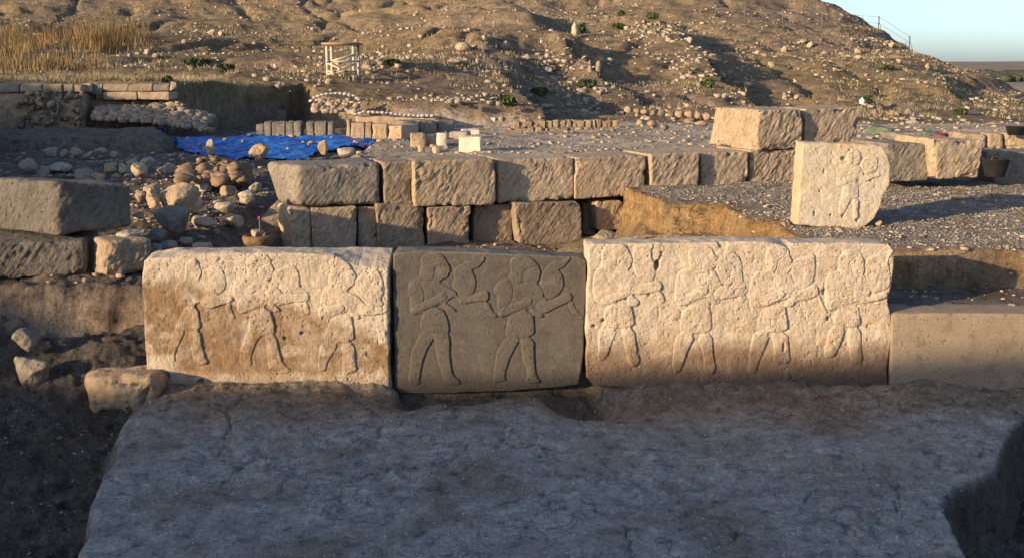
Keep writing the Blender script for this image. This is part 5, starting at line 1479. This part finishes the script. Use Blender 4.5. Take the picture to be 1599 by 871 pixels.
def rail(a, b, z0, z1): bar('brace', [a[0], a[1] - .06, z0], [b[0], b[1] - .06, z1], .05, M['wood'], fr)
rail(fl_b, fr_b, fz(97), fz(96)); rail(fl_b, fr_b, fz(112), fz(112)); rail(fl_b, fr_b, fz(117), fz(100)); rail(fl_b, fr_b, fz(99), fz(117)); rail(bl_b, br_b, fz(97), fz(96)); rail(fr_b, br_b, fz(96), fz(96)); rail(fl_b, bl_b, fz(96), fz(96))
rail(fr_b, br_b, fz(112), fz(84)); rail(fl_b, fr_b, fz(98), fz(86))

def lathe(name, prof, mat, parent, off, n=28, wob=0.0, seed=0):
    V = []; 
    for r_, z in prof:
        for k in range(n):
            a = 2 * math.pi * k / n; V.append((r_ * math.cos(a), r_ * math.sin(a), z))
    V = np.array(V); V = V + wob * np.c_[fbm(V * 6, 2, seed), fbm(V * 6 + 5, 2, seed), np.zeros(len(V))]
    Fc = [(i * n + k, i * n + (k + 1) % n, (i + 1) * n + (k + 1) % n, (i + 1) * n + k) for i in range(len(prof) - 1) for k in range(n)]
    return obj(name, make_mesh(name, V, np.array(Fc), mat), parent, off)

def arc_handle(name, c, rad, hgt, thick, mat, parent, ax):
    pts = [np.array(c) + np.array([ax[0] * rad * math.cos(t), ax[1] * rad * math.cos(t), hgt * math.sin(t)]) for t in np.linspace(0, math.pi, 13)]
    n = 7; V = []; nrm = np.array([-ax[1], ax[0], 0.0])
    for i, q in enumerate(pts):
        tn = pts[min(i + 1, 12)] - pts[max(i - 1, 0)]; tn /= np.linalg.norm(tn); b2 = np.cross(tn, nrm)
        for k in range(n): V.append(q + thick * (math.cos(2 * math.pi * k / n) * nrm + math.sin(2 * math.pi * k / n) * b2))
    Fc = [(i * n + k, i * n + (k + 1) % n, (i + 1) * n + (k + 1) % n, (i + 1) * n + k) for i in range(12) for k in range(n)]
    return obj(name, make_mesh(name, np.array(V), np.array(Fc), mat), parent)

q = P(1553, 276, 13.4); zb = q[2]
k_ = 13.4 / F
bk = empty('rubber_basket', q); tag(bk, 'black rubber basket with two loop handles beside the right wall', 'basket')
R0, R1, Hb = 15 * k_, 21 * k_, 27 * k_
lathe('bowl', [(.001, .01), (R0 * .95, .0), (R0, .01), (R1, Hb), (R1 + .012, Hb + .006), (R1 - .01, Hb + .002), (R0 - .01, .025), (.001, .02)], M['rubber'], bk, (0, 0, 0), wob=.012, seed=3)
arc_handle('handle', (-.06, -R1 * .7, Hb), .055, .075, .011, M['rubber'], bk, (1, .2)); arc_handle('handle', (.07, R1 * .6, Hb), .055, .085, .011, M['rubber'], bk, (1, -.2))
q = P(1586, 211, 17.0); bk2 = empty('rubber_basket', q); tag(bk2, 'black basket standing beyond the stone curb at right edge', 'basket')
lathe('bowl', [(.001, .01), (.12, 0), (.16, .13), (.17, .135), (.15, .13), (.11, .02), (.001, .02)], M['rubber'], bk2, (0, 0, 0), 20)

q = P(404, 386, 11.0); k_ = 11 / F
bs = empty('woven_basket', q); tag(bs, 'round brown basket with a stone and upright stick beside the long wall', 'basket')
lathe('bowl', [(.001, 0), (.11, 0), (.155, .05), (.165, .10), (.145, .135), (.13, .12), (.14, .06), (.001, .05)], M['basket'], bs, (0, 0, 0), wob=.015, seed=5)
V, Fc = rock_shape(77, 3, 6, .1); obj('stone', make_mesh('stone', V * [.075, .07, .05], Fc, M['rock']), bs, (-.01, 0, .145))
bar('stick', q + [.02, 0, .1], q + [.025, 0, .31], .012, M['metal'], bs)
V, Fc = ICO[2]; obj('red_tip', make_mesh('red_tip', V * .022, Fc, M['redcloth']), bs, (.025, 0, .31))

g = P(247, 213, 25.2); bb = empty('blue_bucket', g); tag(bb, 'small blue bucket at the foot of the ruined wall', 'bucket')
lathe('bowl', [(.001, 0), (.09, 0), (.12, .2), (.125, .2), (.11, .19), (.08, .02), (.001, .02)], M['bluebucket'], bb, (0, 0, 0), 18)
arc_handle('handle', (0, 0, .2), .12, .1, .006, M['metal'], bb, (1, 0))
g = hit(1346, 163, 30); wb = empty('white_canister', g); tag(wb, 'small white canister beside a shrub above the raised blocks', 'canister')
s = g[1] / F
lathe('body', [(.001, 0), (4 * s, 0), (4 * s, 6 * s), (2.5 * s, 8 * s), (1.2 * s, 8.5 * s), (1.2 * s, 10 * s), (.001, 10 * s)], M['white'], wb, (0, 0, 0), 14)
def cloth(px, py, w, h, mat, label, seed, Y):
    g = P(px, py, Y); V, Fc = rock_shape(seed, 3, 3, .3); s = Y / F
    V = V * [w / 2 * s, .25, h / 2 * s]; V += vnormals(V, Fc) * (.05 * fbm(V * 9, 3, seed))[:, None]
    tag(obj('cloth', make_mesh('cloth', V, Fc, mat), None, g), label, 'cloth')
cloth(1468, 212, 30, 11, M['redcloth'], 'crumpled red cloth on the blocks behind the right wall', 240, 18.3)
cloth(1448, 208, 34, 10, M['greencloth'], 'crumpled greenish cloth beside the red one behind the right wall', 241, 18.5)
cloth(1374, 205, 46, 17, M['greencloth'], 'dark greenish sack right of the two raised blocks', 242, 19)

# fence on the hill
def fence():
    prev = None
    spec = [(1118, 22, 14, 'fence post farthest left on the hilltop'), (1163, 26, 16, 'fence post second from left on the hilltop'), (1222, 36, 20, 'fence post third from left on the hilltop'), (1283, 46, 24, 'lone tall fence post on the upper right slope'),
            (1371, 52, 24, 'fence post standing on the skyline, upper one'), (1419, 80, 22, 'fence post standing on the skyline, lower one')]
    tops = []
    for x, y, h, lab in spec:
        g = hit(x, y, 40); s = g[1] / F
        r = empty('fence_post', g); tag(r, lab, 'fence post', 'fence posts on the hill')
        t = g + [.0, 0, h * s]
        bar('post', g - [0, 0, .2], t, .075, M['metal'], r); tops.append((g, t, r))
        bar('strut', g + [.35, 0, -.1], g + [0.02, 0, h * s * .7], .03, M['metal'], r)
    for (g0, t0, r), (g1, t1, _) in zip(tops[:-1], tops[1:]):
        for f in (.55, .95): bar('wire', g0 + (t0 - g0) * f, g1 + (t1 - g1) * f, .02, M['metal'], r)
fence()

# shrubs
def shrub(px, py, w, h, label, seed, Yl=29.5):
    g = hit(px, py, Yl); s = g[1] / F; r = np.random.default_rng(seed); n = 420
    root = empty('shrub', g); tag(root, label, 'shrub', 'green shrubs on the hillside')
    d = r.normal(size=(n, 3)); d /= np.linalg.norm(d, axis=1, keepdims=True); rad = r.uniform(.25, 1, n) ** .5
    lump = 1 + .35 * fbm(d * 2.2 + seed, 2, seed)
    c = d * (rad * lump)[:, None] * [w / 2 * s, w / 2 * s * .8, h / 2 * s] + [0, 0, h / 2 * s]
    sz = .09 * (.6 + r.uniform(size=n)); a = r.normal(size=(n, 3)); a /= np.linalg.norm(a, axis=1, keepdims=True); b = np.cross(a, r.normal(size=(n, 3))); b /= np.linalg.norm(b, axis=1, keepdims=True)
    V = np.stack([c - a * sz[:, None], c - b * sz[:, None] * .5, c + a * sz[:, None], c + b * sz[:, None] * .5], 1).reshape(-1, 3)
    obj('crown', make_mesh('crown', V, np.arange(n * 4).reshape(-1, 4), M['leaf'], False), root)
    st = []
    for k in range(5):
        e = np.array([r.normal(0, w * s * .2), r.normal(0, w * s * .2), h * s * .7]); st.append((np.array([0, 0, -.1]), e))
    VV = []; FF = []
    for i, (a0, b0) in enumerate(st):
        VV += [a0 + [.02, 0, 0], a0 - [.02, 0, 0], b0]; FF.append((3 * i, 3 * i + 1, 3 * i + 2))
    obj('stem', make_mesh('stem', np.array(VV), np.array(FF), M['wood'], False), root)
for k, a in enumerate([(200, 54, 28, 13, 'dark green shrub right of the tall dry grass'), (308, 104, 46, 14, 'wide low green shrub on the left slope'), (352, 109, 28, 7, 'flat green shrub right of the widest one'),
    (908, 52, 16, 16, 'green shrub beside the tall pale rock'), (966, 46, 22, 10, 'green shrub left of the hilltop rubble'), (1018, 30, 22, 11, 'topmost green shrub on the hill'), (971, 26, 14, 9, 'small dark shrub at the top edge'),
    (916, 137, 34, 13, 'green shrub under the middle mound'), (1104, 138, 22, 15, 'green shrub at the foot of the right gully'), (1384, 110, 26, 9, 'low green shrub on the right slope'), (1500, 180, 24, 11, 'green shrub at the right hill foot'),
    (1354, 161, 14, 11, 'small shrub beside the white canister'), (790, 166, 30, 16, 'dark shrub in the shaded gully foot'), (262, 130, 14, 7, 'tiny green shrub on top of the ruined wall'), (612, 102, 26, 7, 'low shrub right of the wooden frame'), (842, 150, 30, 12, 'dark shrub in the shaded gully')]):
    shrub(a[0], a[1], a[2] * .85, a[3] * .85, a[4], seed=250 + k, Yl=27.5)

# far plain: tree belt, house, single trees
def far_things():
    r = np.random.default_rng(61); n = 900
    Y = r.uniform(1500, 2600, n); X = (r.uniform(1430, 1700, n) - HX) / F * Y
    V0, F0 = ICO[1]; s = r.uniform(3.5, 7, n)
    V = V0[None] * (1 + r.uniform(-.3, .3, (n, len(V0), 1))) * np.stack([s * 1.6, s * 1.6, s], -1)[:, None] + np.c_[X, Y, np.full(n, -25 + 3)][:, None]
    Fc = (F0[None] + (np.arange(n) * len(V0))[:, None, None]).reshape(-1, 3)
    tag(obj('tree_belt', make_mesh('tree_belt', V.reshape(-1, 3), Fc, M['farleaf'], False)), 'dark belt of orchard trees across the far plain', 'trees', kind='stuff')
    for x, y, w, h, lab in [(1575, 126, 13, 9, 'dark round tree beside the far white house'), (1563, 127, 8, 5, 'small dark tree left of the far white house')]:
        u, dy, dz = ray(x, y); t = (-25 - CAMZ) / dz; q = np.array([u * t, dy * t, -25.0]); s = q[1] / F
        tr = empty('far_tree', q); tag(tr, lab, 'tree')
        m = 260; d = r.normal(size=(m, 3)); d /= np.linalg.norm(d, axis=1, keepdims=True); c = d * (r.uniform(.4, 1, m) ** .5)[:, None] * [w / 2 * s, w / 2 * s, h * .42 * s] + [0, 0, h * .58 * s]
        a = r.normal(size=(m, 3)); a /= np.linalg.norm(a, axis=1, keepdims=True); b = np.cross(a, r.normal(size=(m, 3))); b /= np.linalg.norm(b, axis=1, keepdims=True); z = .09 * w * s
        V = np.stack([c - a * z, c - b * z * .6, c + a * z, c + b * z * .6], 1).reshape(-1, 3)
        obj('crown', make_mesh('crown', V, np.arange(m * 4).reshape(-1, 4), M['farleaf'], False), tr)
        bar('trunk', q, q + [0, 0, h * s * .4], .5, M['wood'], tr)
    u, dy, dz = ray(1590, 127); t = (-25 - CAMZ) / dz; q = np.array([u * t, dy * t, -25.0]); s = q[1] / F
    hs = empty('far_house', q); tag(hs, 'small white house on the far plain at right edge', 'house')
    w, h = 11 * s, 5 * s
    V = np.array([(x, y, z) for z in (0, h) for x, y in ((-w / 2, -w / 3), (w / 2, -w / 3), (w / 2, w / 3), (-w / 2, w / 3))])
    obj('wall', make_mesh('wall', V, np.array([(0, 1, 5, 4), (1, 2, 6, 5), (2, 3, 7, 6), (3, 0, 4, 7), (4, 5, 6, 7)]), M['farwall'], False), hs)
    V = np.array([(-w * .55, -w * .38, h), (w * .55, -w * .38, h), (w * .55, w * .38, h), (-w * .55, w * .38, h), (-w * .55, 0, h * 1.3), (w * .55, 0, h * 1.3)]) + [0, 0, .05]
    obj('roof', make_mesh('roof', V, [(0, 1, 5, 4), (2, 3, 4, 5), (0, 4, 3), (1, 2, 5), (3, 2, 1, 0)], M['roofred'], False), hs)
    for x in (-.25, .05, .3):
        V = np.array([(x * w - .6, 0, h * .35), (x * w + .6, 0, h * .35), (x * w + .6, 0, h * .7), (x * w - .6, 0, h * .7)]); V = np.vstack([V + [0, -w / 3 - .1, 0], V + [0, -w / 3 + .1, 0]])
        obj('window', make_mesh('window', V, np.array([(0, 1, 2, 3), (7, 6, 5, 4), (0, 4, 5, 1), (1, 5, 6, 2), (2, 6, 7, 3), (3, 7, 4, 0)]), M['rubber'], False), hs)
far_things()
